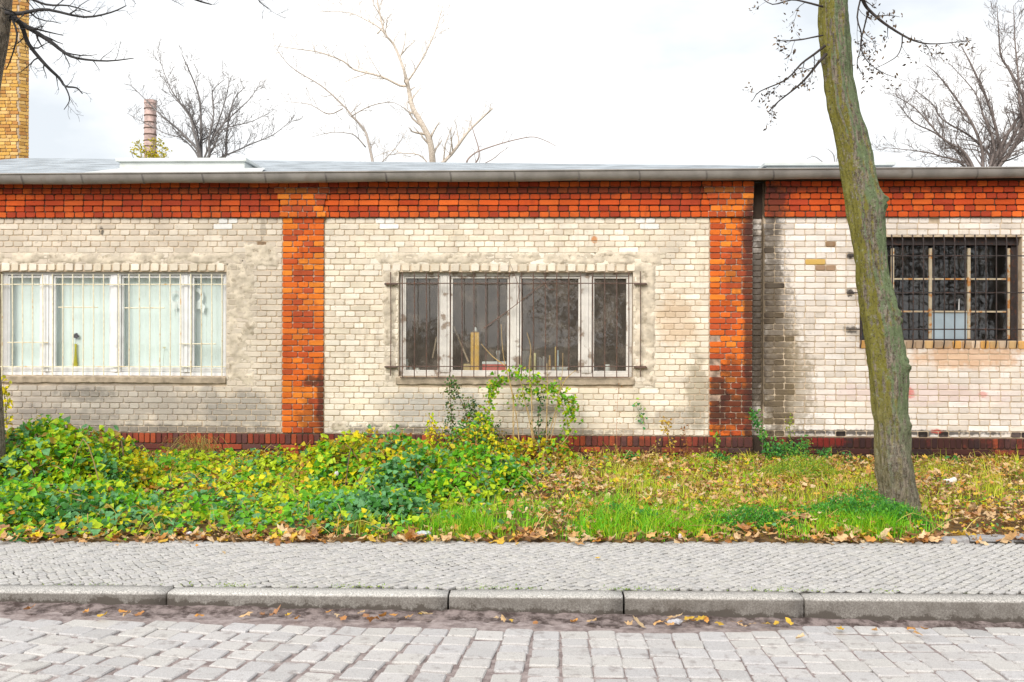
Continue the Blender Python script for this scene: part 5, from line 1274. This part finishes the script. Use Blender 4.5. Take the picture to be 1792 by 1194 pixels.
q = onY(925, 800, -.55); mound('bramble_tangle', 'low olive brown tangle of leaves around the foot of the dry canes', 'bush', float(q[0]), -.62, .62, .40, .26, 1500, [.8, 1.4, .9, .4, .4, 1.2, .7], .044, 12.0, 26, lump=.45)
q = onY(835, 800, -.8); mound('leafy_bush', 'leafy yellow green bush filling the foot of the dark shrub at the wall', 'bush', float(q[0]), -.95, .50, .40, .44, 1900, [1.2, 1.5, .8, .7, .6, .4, .2], .044, 13.0, 18, 'leaf', lump=.45)
qx, qy = gxy(480, 835)
mound('creeper_mound', 'low lime creeper patch near the red brick pilaster', 'bush', qx, qy, .8, .45, .15, 1500, [.7, 2.0, 1.0, .2, .3, .4, .1], .05, 9.0, 8)
qx, qy = gxy(345, 805)
dg = thing('dry_grass_clump', 'brown arching dry grass clump against the plinth at left', 'grass clump', (qx, qy, 0)); m = MB()
for i in range(90):
    b = np.array([qx + RNG.normal(0, .12), qy + RNG.normal(0, .08), .02]); a = RNG.uniform(-1, 1); L = RNG.uniform(.2, .5)
    m.tube(smooth([b, b + np.array([a * L * .4, -.06, L * .65]), b + np.array([a * L * 1.0, -.14, L * .45 * RNG.uniform(.3, 1)])], 3), [.003, .003, .003, .002, .002, .0015, .001], 3, [(0.36, 0.22, 0.07), (0.25, 0.13, 0.05), (0.42, 0.34, 0.10)][i % 3])
m.build('blades', M_TWIG, dg)

# ---- shrub with upright small-leaved shoots against the wall
def shoot_plant(name, label, cat, stems, Y, leafpal, wts, nper, size, stemc, rad=.006, templ='leaf', spread=.035, leafy=True, dens_pow=1.0, tilt=.9):
    """traced stems carrying leaves"""
    t_ = thing(name, label, cat, tuple(onY(stems[0][0][0], stems[0][0][1], Y)))
    P = []
    for st in stems:
        lf = 1.0
        if isinstance(st[-1], float): lf = st[-1]; st = st[:-1]
        p = smooth([onY(a, b, Y + RNG.normal(0, .03)) for a, b in st], 5); n = len(p); m = MB(); m.tube(p, [rad * (1 - .7 * i / n) for i in range(n)], 5, stemc); m.build('stem', M_TWIG, t_, True)
        L = sum(np.linalg.norm(b - a) for a, b in zip(p[:-1], p[1:])); N_ = int(nper * L * lf)
        for _ in range(N_):
            u = RNG.random() ** dens_pow * (n - 1.01); i = int(u); P.append(p[i] + (p[i + 1] - p[i]) * (u - i) + RNG.normal(0, spread, 3) * np.array([1, .8, 1]))
    if P and leafy:
        P = np.array(P); leaf_obj('foliage', P, RNG.uniform(.65, 1.3, len(P)) * size, pick(leafpal, wts, len(P)), t_, templ, tilt=tilt, bias=(0, -.7, .6))
    return t_
DG = [(0.05, 0.13, 0.05), (0.10, 0.20, 0.04), (0.16, 0.20, 0.04), (0.28, 0.20, 0.05)]
shoot_plant('shrub', 'dark small leaved shrub with two upright shoots against the wall below the window', 'shrub',
    [[(800, 800), (792, 760), (790, 720), (786, 678)], [(830, 800), (822, 755), (815, 720), (796, 680), (790, 672)], [(835, 800), (830, 760), (832, 730), (826, 702)], [(850, 800), (846, 770), (842, 745), (822, 725)], [(815, 805), (806, 780), (780, 752)],
     [(845, 805), (858, 775), (868, 745)], [(820, 805), (810, 770), (806, 742)], [(860, 805), (872, 780), (882, 765)], [(830, 805), (845, 780), (850, 752)], [(800, 805), (778, 785), (764, 768)], [(825, 805), (820, 785), (838, 765)]], -.55, DG, [2, 2, 1.4, .6], 330, .034, (0.14, 0.09, 0.06), spread=.04)
shoot_plant('goldenrod', 'yellow leaved upright weed left of the dark shrub below the window', 'weed', [[(765, 800), (760, 770), (756, 748), (750, 730)], [(775, 800), (772, 775), (768, 752)], [(752, 800), (748, 775), (752, 758)]], -.8, [YEL_, LIME, (0.6, 0.42, 0.05)], [2, 1, 1], 170, .045, (0.3, 0.22, 0.08))
CL = [LIME, GRN, (0.16, 0.34, 0.04), (0.45, 0.42, 0.03)]
shoot_plant('climbing_vine', 'leafy green creeper arching over dry canes under the middle window', 'climber',
    [[(862, 800), (850, 760), (852, 730), (858, 700), (864, 678), (880, 662), (905, 655), (930, 662), (945, 668)], [(852, 755), (846, 740), (858, 725)], [(866, 690), (858, 680), (872, 668)],
     [(940, 692), (962, 680), (978, 684), (992, 700), (1000, 720), (996, 742), (990, 762)], [(990, 762), (985, 780), (992, 800)], [(975, 690), (985, 705), (980, 720)], [(900, 700), (920, 690), (940, 682), (962, 684)], [(1000, 720), (1002, 705), (990, 695)]], -.42, CL, [2, 2, 1, .9], 190, .044, (0.20, 0.15, 0.07), rad=.004, templ='ivy', spread=.048)
shoot_plant('shrub', 'sparse small leaved shoot growing between the dry canes', 'shrub', [[(946, 800), (944, 770), (942, 740), (944, 715), (948, 695)], [(950, 800), (952, 765), (958, 735)], [(940, 800), (934, 770), (938, 745)]], -.38, [(0.05, 0.15, 0.06), (0.10, 0.22, 0.05)], [1, 1], 90, .04, (0.13, 0.09, 0.05))
shoot_plant('dry_canes', 'bundle of bare brown canes rising under the middle window', 'stems',
    [[(910, 800), (906, 745), (899, 705), (892, 672)], [(936, 800), (928, 745), (918, 700), (910, 664)], [(938, 800), (932, 750), (922, 712)], [(948, 800), (958, 768), (972, 720), (978, 690), (984, 652), (985, 618)], [(950, 800), (966, 760), (976, 715)], [(978, 690), (990, 664), (1008, 648)],
     [(902, 800), (898, 745), (897, 690), (884, 640), (879, 605), (877, 568)], [(884, 640), (862, 624), (842, 602)], [(932, 800), (930, 690), (926, 640), (929, 610), (922, 582)], [(956, 800), (957, 720), (958, 680), (957, 636)], [(895, 800), (885, 770), (862, 745), (842, 728)], [(960, 800), (985, 775), (1004, 752)], [(905, 800), (896, 770), (905, 720)]],
    -.45, [(0.3, 0.2, 0.1)], [1], 0, .03, (0.50, 0.35, 0.16), rad=.0085, leafy=False)
shoot_plant('dry_vine', 'thin dry vine hanging across the bars of the middle window', 'climber', [[(846, 575), (889, 544), (920, 520), (953, 496), (972, 491), (990, 494)], [(953, 496), (945, 490), (927, 482)], [(953, 496), (962, 507), (975, 505)], [(905, 533), (908, 505), (900, 480), (893, 462)]], -.10, [(0.3, 0.2, 0.1)], [1], 0, .03, (0.20, 0.12, 0.09), rad=.0055, leafy=False)
# ---- weeds along the foot of the wall on the right
WG = [(0.10, 0.34, 0.06), (0.16, 0.42, 0.05), (0.06, 0.24, 0.06)]
def weed(name, label, stems, Y, pal, n, size, stemc=(0.14, 0.22, 0.06), spread=.03, templ='leaf', rad=.005): return shoot_plant(name, label, 'weed', stems, Y, pal, [1] * len(pal), n, size, stemc, rad, templ, spread)
weed('weed', 'tall bright green weed leaning left in front of the dark wall joint', [[(1352, 806), (1343, 785), (1334, 762), (1325, 740), (1318, 722)]], -.45, WG, 290, .042)
weed('weed', 'bushy green weed clump between the wall joint and the mossy tree', [[(1372, 815), (1362, 790), (1350, 778)], [(1378, 815), (1376, 790), (1370, 778)], [(1385, 815), (1390, 795), (1398, 782)], [(1365, 815), (1372, 796), (1382, 780)], [(1400, 815), (1402, 795), (1410, 770)]], -.5, WG, 330, .040, spread=.045)
weed('weed', 'feathery yellow green weed upright before the dark plinth', [[(1385, 815), (1384, 780), (1382, 745), (1384, 725)], [(1410, 815), (1412, 785), (1414, 770)]], -.35, [(0.40, 0.42, 0.05), (0.25, 0.34, 0.05)], 120, .03)
weed('weed', 'small green weed nearest the mossy trunk on its left', [[(1440, 820), (1445, 800), (1450, 786)], [(1446, 820), (1440, 802), (1434, 792)], [(1490, 822), (1488, 810), (1487, 800)]], -.5, WG, 260, .036)
weed('weed', 'little green topped weed in front of the right orange pilaster', [[(1252, 806), (1254, 785), (1253, 765), (1252, 758)]], -.35, [(0.18, 0.40, 0.05), (0.40, 0.45, 0.04)], 130, .04)
weed('weed', 'green rosette at the wall foot under the right orange pilaster', [[(1258, 812), (1250, 806), (1244, 800)], [(1258, 812), (1266, 805), (1275, 802)], [(1258, 812), (1258, 803), (1256, 798)]], -.5, WG, 420, .05)
weed('weed', 'yellow withered goldenrod standing before the plinth', [[(1178, 815), (1174, 790), (1170, 765), (1166, 745), (1163, 736)]], -.4, [(0.62, 0.45, 0.06), (0.5, 0.28, 0.05), (0.68, 0.52, 0.10)], 150, .04, (0.42, 0.24, 0.05))
weed('weed', 'short withered yellow stem left of the goldenrod', [[(1144, 806), (1147, 790), (1149, 776)]], -.35, [(0.60, 0.46, 0.10), (0.66, 0.55, 0.2)], 110, .04, (0.42, 0.28, 0.08))
weed('weed', 'brown dried weed between the goldenrod and the right pilaster', [[(1212, 835), (1206, 800), (1200, 768), (1198, 748)], [(1206, 800), (1196, 785)]], -.7, [(0.38, 0.16, 0.04), (0.30, 0.14, 0.05)], 110, .035, (0.28, 0.12, 0.04))
weed('weed', 'dead brown weed with a mossy stalk beside the right pilaster', [[(1236, 812), (1234, 795), (1232, 778)]], -.45, [(0.22, 0.18, 0.06), (0.32, 0.2, 0.06)], 170, .03, (0.24, 0.18, 0.06))
weed('weed', 'rust coloured short stalk under the right edge of the pilaster', [[(1268, 822), (1266, 805), (1266, 792)]], -.5, [(0.40, 0.15, 0.03), (0.32, 0.12, 0.03)], 130, .03, (0.3, 0.1, 0.03))
weed('weed', 'thin reddish stem rising alone against the white wall right of the vine', [[(1078, 830), (1080, 790), (1079, 750), (1081, 700), (1083, 670)]], -.4, [(0.42, 0.18, 0.05)], 30, .022, (0.40, 0.17, 0.07), rad=.0035)
weed('weed', 'green weed sprig sprouting from the white wall right of the middle window', [[(1128, 745), (1122, 728), (1114, 712), (1112, 705)], [(1122, 728), (1116, 722)], [(1124, 732), (1128, 716)]], -.10, [(0.10, 0.36, 0.14), (0.3, 0.5, 0.05)], 55, .05, rad=.0025)
weed('weed', 'leafy green plant at the foot of the thin reddish stem', [[(1105, 812), (1102, 803), (1098, 797)], [(1105, 812), (1110, 803), (1114, 799)], [(1083, 815), (1082, 806)]], -.5, WG, 380, .05)
weed('weed', 'yellow leaved twig at the far left beside the dark trunk', [[(12, 745), (10, 715), (8, 690), (6, 668)], [(10, 715), (14, 700)]], -2.6, [YEL_, (0.5, 0.5, 0.03)], 130, .05, (0.2, 0.15, 0.06))
weed('weed', 'green weed sprig at the wall foot right of the mossy trunk', [[(1660, 822), (1655, 812), (1648, 806)], [(1660, 822), (1668, 812), (1672, 806)]], -.6, WG, 300, .04)

# ---- grass
def grass(name, n_cl, region, hmin, hmax, pal, wts, blades=26, spread=.05, label=None, seed=0):
    x, y = samp(n_cl * 6, -3.2, 6.9, -.15, 1.0, .04)
    pxy = vproj(np.stack([x, y, np.zeros_like(x)], 1)); w_ = region(pxy[:, 0], pxy[:, 1], x, y) * np.clip(vn(x, y, 2.0, seed) * 2.0 - .3, .04, 1)
    k = np.nonzero(RNG.random(len(x)) < w_)[0][:n_cl]; x, y = x[k], y[k]
    ch_ = RNG.uniform(hmin, hmax, len(x)) * (0.55 + 0.9 * vn(x, y, 3.1, seed + 1)); cc = pick(pal, wts, len(x), jit=.12)
    x = np.repeat(x, blades) + RNG.normal(0, spread, len(x) * blades); y = np.repeat(y, blades) + RNG.normal(0, spread, len(ch_) * blades); h = np.repeat(ch_, blades) * RNG.uniform(.5, 1.15, len(x)); c = np.repeat(cc, blades, axis=0) * (1 + RNG.uniform(-.22, .22, (len(x), 1)))
    k = y > VEv(x) + .015; x, y, h, c = x[k], y[k], h[k], c[k]; n = len(x)
    a = RNG.uniform(0, 2 * math.pi, n); bend = RNG.uniform(.15, 1.0, n) * h; wd = RNG.uniform(.0022, .0048, n); z = vh(x, y)
    t = np.array([0, .5, 1.0]); ux, uy = np.cos(a), np.sin(a); vx, vy = -uy, ux
    V = np.zeros((n, 6, 3))
    for i, tt in enumerate(t):
        cx_ = x + ux * bend * tt ** 2; cy_ = y + uy * bend * tt ** 2; cz = z + h * (tt - .22 * tt ** 2); ww = wd * (1 - .85 * tt)
        for s, sg in enumerate((-1, 1)): V[:, i * 2 + s] = np.stack([cx_ + vx * ww * sg, cy_ + vy * ww * sg, cz], 1)
    F = (np.array([(0, 1, 3, 2), (2, 3, 5, 4)])[None] + (np.arange(n) * 6)[:, None, None]).reshape(-1, 4)
    return tag(link_mesh(name, np_mesh(name, V.reshape(-1, 3), [F], np.repeat(c, 6, axis=0)), M_LEAF), kind='stuff')
GB = [(0.17, 0.54, 0.015), (0.30, 0.62, 0.015), (0.50, 0.62, 0.03)]
grass('green_grass', 1600, lambda px, py, x, y: np.clip((px - 720) / 160, 0, 1) * np.clip((1640 - px) / 140, 0, 1) * np.clip((y - VEv(x) - .06) / .1, 0, 1) * np.clip((VEv(x) + 1.75 - y) / 1.1, 0.0, 1), .06, .19, GB, [2, 2, 1.4], 26, .085, seed=2)
grass('yellow_grass', 640, lambda px, py, x, y: np.clip((px - 960) / 160, 0.0, 1) * np.clip((y - VEv(x) - .5) / .6, 0, 1) * np.where(px > 1600, .7, 1), .08, .22, [(0.66, 0.70, 0.06), (0.58, 0.68, 0.04), (0.76, 0.60, 0.12), (0.34, 0.62, 0.02)], [2, 2, 1, 1.4], 18, .07, seed=5)
grass('short_grass', 260, lambda px, py, x, y: np.clip((780 - px) / 60, 0, 1) * np.clip((px - 540) / 50, 0, 1) * np.clip((VEv(x) + .55 - y) / .2, 0, 1), .07, .15, [(0.12, 0.34, 0.02), (0.3, 0.4, 0.03)], [1, 1], 20, .05, seed=8)
# small broad weeds among the grass
x, y = samp(15000, -.2, 6.9); pxy = vproj(np.stack([x, y, np.zeros_like(x)], 1)); k = RNG.random(len(x)) < np.clip((pxy[:, 0] - 880) / 120, 0, 1) * np.clip(vn(x, y, 2.6, 11) * 2.4 - .75, .03, .8) * np.where(y < VEv(x) + .18, .1, 1); x, y = x[k], y[k]
leaf_obj('low_weeds', np.stack([x, y, vh(x, y) + .01 + .10 * RNG.random(len(x)) * vn(x, y, 3.0, 12)], 1), RNG.uniform(.018, .042, len(x)), colours(x, y, [1.3, 1.4, 1.3, .2, .7, .5, .3], 11.0), None, 'leaf')
# feathery green herbs in front of the trunk and on the bright patches
for nm, cxp, cyp, rx, ry, h, n in (('yarrow', 1500, 915, .55, .28, .30, 5200), ('yarrow', 1555, 925, .35, .14, .2, 2400), ('yarrow', 1310, 925, .42, .22, .17, 3600), ('yarrow', 1105, 918, .35, .2, .17, 2400), ('yarrow', 1400, 842, .5, .4, .32, 3600)):
    qx, qy = gxy(cxp, cyp); r = np.sqrt(RNG.random(n)); a = RNG.uniform(0, 6.28, n); x = qx + rx * r * np.cos(a); y = np.maximum(qy + ry * r * np.sin(a), VEv(qx + rx * r * np.cos(a)) + .03)
    z = vh(x, y) + h * (1 - r ** 2) ** .7 * (.45 + .7 * vn(x, y, 5.0, cxp)) * RNG.random(n) ** .6
    t_ = thing('herb_clump', {1500: 'feathery green herb clump left of the foot of the mossy tree', 1555: 'low feathery green herb right in front of the mossy tree foot', 1310: 'vivid green herb cushion at the pavement edge below the right pilaster', 1105: 'bright green tuft at the pavement edge below the wall sprig', 1400: 'tall loose yellow green herb clump below the bushy weeds'}[cxp], 'herb', (qx, qy, 0))
    leaf_obj('foliage', np.stack([x, y, z], 1), RNG.uniform(.016, .036, n), pick([(0.09, 0.36, 0.04), (0.14, 0.42, 0.03), (0.07, 0.27, 0.06)] if cxp != 1400 else [(0.3, 0.46, 0.03), (0.42, 0.46, 0.04), (0.14, 0.36, 0.05)], [1, 1, 1], n), t_, 'small', tilt=1.1, bias=(0, -.2, .5))

# ---- fallen leaves
def lobed(rng, n=9):
    pts = []
    for i in range(2 * n):
        a = 2 * math.pi * i / (2 * n) ; r = (1.0 if i % 2 == 0 else 0.74) * rng.uniform(.8, 1.1) * (0.75 + .25 * abs(math.cos(a)))
        pts.append((r * math.cos(a) * .5, r * math.sin(a) * .36))
    return pts
LITC = [(0.58, 0.33, 0.13), (0.62, 0.41, 0.21), (0.46, 0.21, 0.07), (0.68, 0.50, 0.29), (0.66, 0.42, 0.05), (0.34, 0.17, 0.08), (0.58, 0.27, 0.06)]
def litter_mesh(name, X, Y, Z, size, cols, flat=.35):
    n = len(X); rngp = random.Random(4); T = np.array([lobed(rngp, 6) for _ in range(12)]); K = T.shape[1]; idx = RNG.integers(0, 12, n)
    base = T[idx] * size[:, None, None]; curl = RNG.uniform(-.4, .8, n)[:, None]
    zz = curl * (base[:, :, 1] ** 2 + .6 * base[:, :, 0] ** 2) / size[:, None] * 2.6 + RNG.normal(0, .05, (n, K)) * size[:, None]
    a = RNG.uniform(0, 6.28, n); ca_, sa_ = np.cos(a)[:, None], np.sin(a)[:, None]; lx_ = ca_ * base[:, :, 0] - sa_ * base[:, :, 1]; ly_ = sa_ * base[:, :, 0] + ca_ * base[:, :, 1]
    tx, ty_ = RNG.normal(0, flat, (2, n)); zz = zz + lx_ * tx[:, None] + ly_ * ty_[:, None]
    V = np.stack([X[:, None] + lx_, Y[:, None] + ly_, Z[:, None] + zz], 2)
    Cn = np.stack([X, Y, Z], 1)[:, None, :]; V = np.concatenate([V, Cn], 1); K1 = K + 1
    F = np.array([(K, i, (i + 1) % K) for i in range(K)])[None] + (np.arange(n) * K1)[:, None, None]
    return np_mesh(name, V.reshape(-1, 3), [F.reshape(-1, 3)], np.repeat(cols, K1, axis=0))
x, y = samp(46000, -6.8, 6.9); pxy = vproj(np.stack([x, y, np.zeros_like(x)], 1)); px = pxy[:, 0]
e = y - VEv(x); w_ = np.where(e < .30, .95, np.clip((px - 860) / 160, .35, .85)) * np.clip(vn(x, y, 1.9, 21) * 1.8 - .1, .15, 1) + .4 * (e < .2)
k = RNG.random(len(x)) < w_ * .62; x, y, e = x[k], y[k], e[k]
# some blow over the edge on to the pavement
y = np.where(RNG.random(len(x)) < .03, y - .12, np.where((e < .16) & (RNG.random(len(x)) < .5), y - e - RNG.uniform(-.02, .06, len(x)), y))
sz = RNG.uniform(.045, .10, len(x)) * np.where(e < .3, 1.25, .9)
link = link_mesh('leaf_litter', litter_mesh('leaf_litter', x, y, vh(x, y) + RNG.uniform(.008, .05, len(x)) + np.where(px[k] > 880, RNG.uniform(0, .06, len(x)), 0) * (e > .4), sz, pick(LITC, [2, 2, 1.2, 1.2, 1.2, 1, 1], len(x))), M_DRY); tag(link, kind='stuff')
# single leaves lying in the gutter, on the cobbles and on the pavement
GL = [(460, 1079), (480, 1077), (505, 1079), (520, 1082), (575, 1074), (590, 1077), (600, 1082), (632, 1073), (640, 1079), (670, 1081), (688, 1079), (716, 1081), (735, 1076), (748, 1078), (868, 1084), (880, 1083), (895, 1087), (937, 1093), (1005, 1091), (1036, 1088), (1165, 1087), (1176, 1082), (1188, 1080), (1197, 1091), (1212, 1089), (1226, 1085), (1236, 1087), (1258, 1091),
      (1300, 1098), (1340, 1093), (1358, 1096), (1382, 1094), (1400, 1119), (1595, 1100), (1606, 1109), (1618, 1104), (50, 1069), (150, 1074), (214, 1074), (222, 1077), (242, 1077), (178, 1081), (430, 1077), (350, 1078), (1100, 1096), (1118, 1093), (1150, 1092), (1290, 1092), (1316, 1094), (1172, 1096), (1204, 1084), (652, 1083), (1470, 1102), (1530, 1106)]
rl = random.Random(8); PVL = [(205, 955), (345, 958), (392, 969), (1046, 979), (1510, 960), (700, 953), (905, 955)]
for i, (px_, py_) in enumerate(GL + PVL):
    onp = i >= len(GL); zz = 0.006 if onp else road_z(onZ(px_, py_, -.1)[0]) + .018
    q = onZ(px_, py_, zz); s_ = rl.uniform(.055, .092) * (.7 if onp else 1)
    me = litter_mesh('fallen_leaf', np.array([0.]), np.array([0.]), np.array([0.]), np.array([s_]), pick(LITC, [2, 2, 1, 1.5, 1.4, .5, 1.4], 1), .22)
    o = link_mesh('fallen_leaf', me, M_DRY); o.location = tuple(q + np.array([0, 0, .008]))
    if onp: tag(o, 'small dry leaf lying on the grey mosaic pavement', 'leaf', 'leaves on the pavement')
    else:
        lb = next(t_ for lim, t_ in ((300, 'small autumn leaf scattered in the gutter dirt left of the first kerb joint'), (540, 'curled leaf in the gutter heap just right of the first kerb joint'), (770, 'pale curled oak leaf in the gutter just left of the second kerb joint'), (1060, 'dry leaf strewn in the gutter below the kerb stone in the middle'),
              (1130, 'dry leaf at the foot of the third kerb joint'), (1270, 'orange leaf in the gutter heap around the silver packet'), (1450, 'leaf on the cobbles below the fourth kerb joint'), (9999, 'lone leaf on the dirty cobbles by the rightmost kerb stone')) if px_ < lim)
        tag(o, lb, 'leaf', lb.replace('leaf', 'leaves', 1))

# ---- litter and small stones
def crumple(name, label, cat, px_, py_, z, size, c, seed, parts=None):
    q = onZ(px_, py_, z); m = MB(); n = 9; vs = []
    for i in range(n):
        for j in range(12):
            u = -1 + 2 * i / (n - 1); a = 2 * math.pi * j / 12; r = math.sqrt(max(.02, 1 - u ** 4)) * (0.8 + .75 * mnoise.noise((u * 3.5 + seed, math.cos(a) * 2.2 + seed, math.sin(a) * 2.2)) + .25 * mnoise.noise((u * 9, math.cos(a) * 6 + seed, math.sin(a) * 6)))
            vs.append((q[0] + u * size[0], q[1] + r * size[1] * math.cos(a) + .01 * u, q[2] + size[2] * (1 + r * math.sin(a))))
    m.add(vs, [(i * 12 + j, i * 12 + (j + 1) % 12, (i + 1) * 12 + (j + 1) % 12, (i + 1) * 12 + j) for i in range(n - 1) for j in range(12)] + [tuple(range(12)), tuple((n - 1) * 12 + j for j in range(12))], c)
    return tag(m.build(name, M_TINT, None), label, cat)
can = thing('crushed_can', 'white crushed drink can lying in the grass right of the mossy tree', 'can', tuple(onZ(1662, 842, .06)))
q = onZ(1662, 842, .10); d = np.array([.065, .02, .012]); m = MB(); m.tube([q - d, q - d * .9, q + d * .1 + np.array([0, 0, -.004]), q + d * .9, q + d], [.026, .032, .027, .032, .026], 14, (0.78, 0.77, 0.76)); m.build('body', M_TINT, can)
m = MB(); m.tube([q + d, q + d * 1.06], [.025, .022], 14, (0.45, 0.45, 0.46)); m.build('rim', M_TINT, can)
crumple('crumpled_packet', 'crumpled silver packet among leaves in the gutter', 'packet', 1181, 1093, road_z(1.0) + .02, (.048, .024, .016), (0.44, 0.44, 0.47), 1.0)
crumple('plastic_scrap', 'crumpled pale plastic scrap among leaves at the pavement edge', 'litter', 741, 938, .03, (.06, .035, .02), (0.46, 0.50, 0.52), 2.0)
crumple('paper_scrap', 'small white paper ball at the pavement edge on the left', 'litter', 331, 936, .03, (.018, .015, .013), (0.66, 0.64, 0.68), 3.0)
crumple('paper_scrap', 'white scrap caught in the creepers under the left pilaster', 'litter', 589, 834, .16, (.02, .012, .028), (0.70, 0.66, 0.70), 4.0)
crumple('paper_scrap', 'small pinkish white scrap at the pavement edge below the right pilaster', 'litter', 1190, 944, .02, (.014, .014, .024), (0.75, 0.62, 0.68), 5.0)
ed = MB(); ed.box(onZ(1625, 948, 0)[0], onZ(1900, 944, 0)[0], -5.19, -5.15, -.1, .015)
edging = tag(ed.build('verge_edging', M_JOINT), kind='structure'); xx = onZ(1632, 949, 0)[0]
for i, L in enumerate((.27, .34, .40, .42, .4)):
    m = MB(); x0_, x1_ = xx + .006, xx + L - .006; yv = VE(xx + L / 2); n = 8; vs = []
    prof = [(-.035, -.05), (-.03, .035), (-.01, .05), (.05, .052), (.065, .0)]
    for s in range(n + 1):
        x = x0_ + (x1_ - x0_) * s / n
        for a, b in prof:
            j = mnoise.fractal((x * 9, a * 30, b * 20), .8, 2, 3) * .010; vs.append((x, yv + a + j, b * (.75 if i == 0 else 1) + j))
    m.add(vs, [(s * 5 + k, (s + 1) * 5 + k, (s + 1) * 5 + k + 1, s * 5 + k + 1) for s in range(n) for k in range(4)] + [tuple(range(5)), tuple(n * 5 + k for k in range(5))], (0.30, 0.295, 0.30)); m.build('edging_stone', M_COB, edging, False); xx += L
# moss in the joints along the kerb
n = 1500; x = RNG.uniform(-3.2, 2.2, n); x = x[RNG.random(n) < np.clip(vn(x, x * 0, 4.0, 31) * 2.2 - .75, .02, 1)]; n = len(x)
y = np.array([KB(a) for a in x]) + np.abs(RNG.normal(0, .045, n)) + .008
leaf_obj('joint_moss', np.stack([x, y, RNG.uniform(-.003, .006, n)], 1), RNG.uniform(.008, .018, n), pick([(0.26, 0.42, 0.03), (0.36, 0.46, 0.05), (0.16, 0.30, 0.04)], [1, 1, 1], n), None, 'small', tilt=.8)
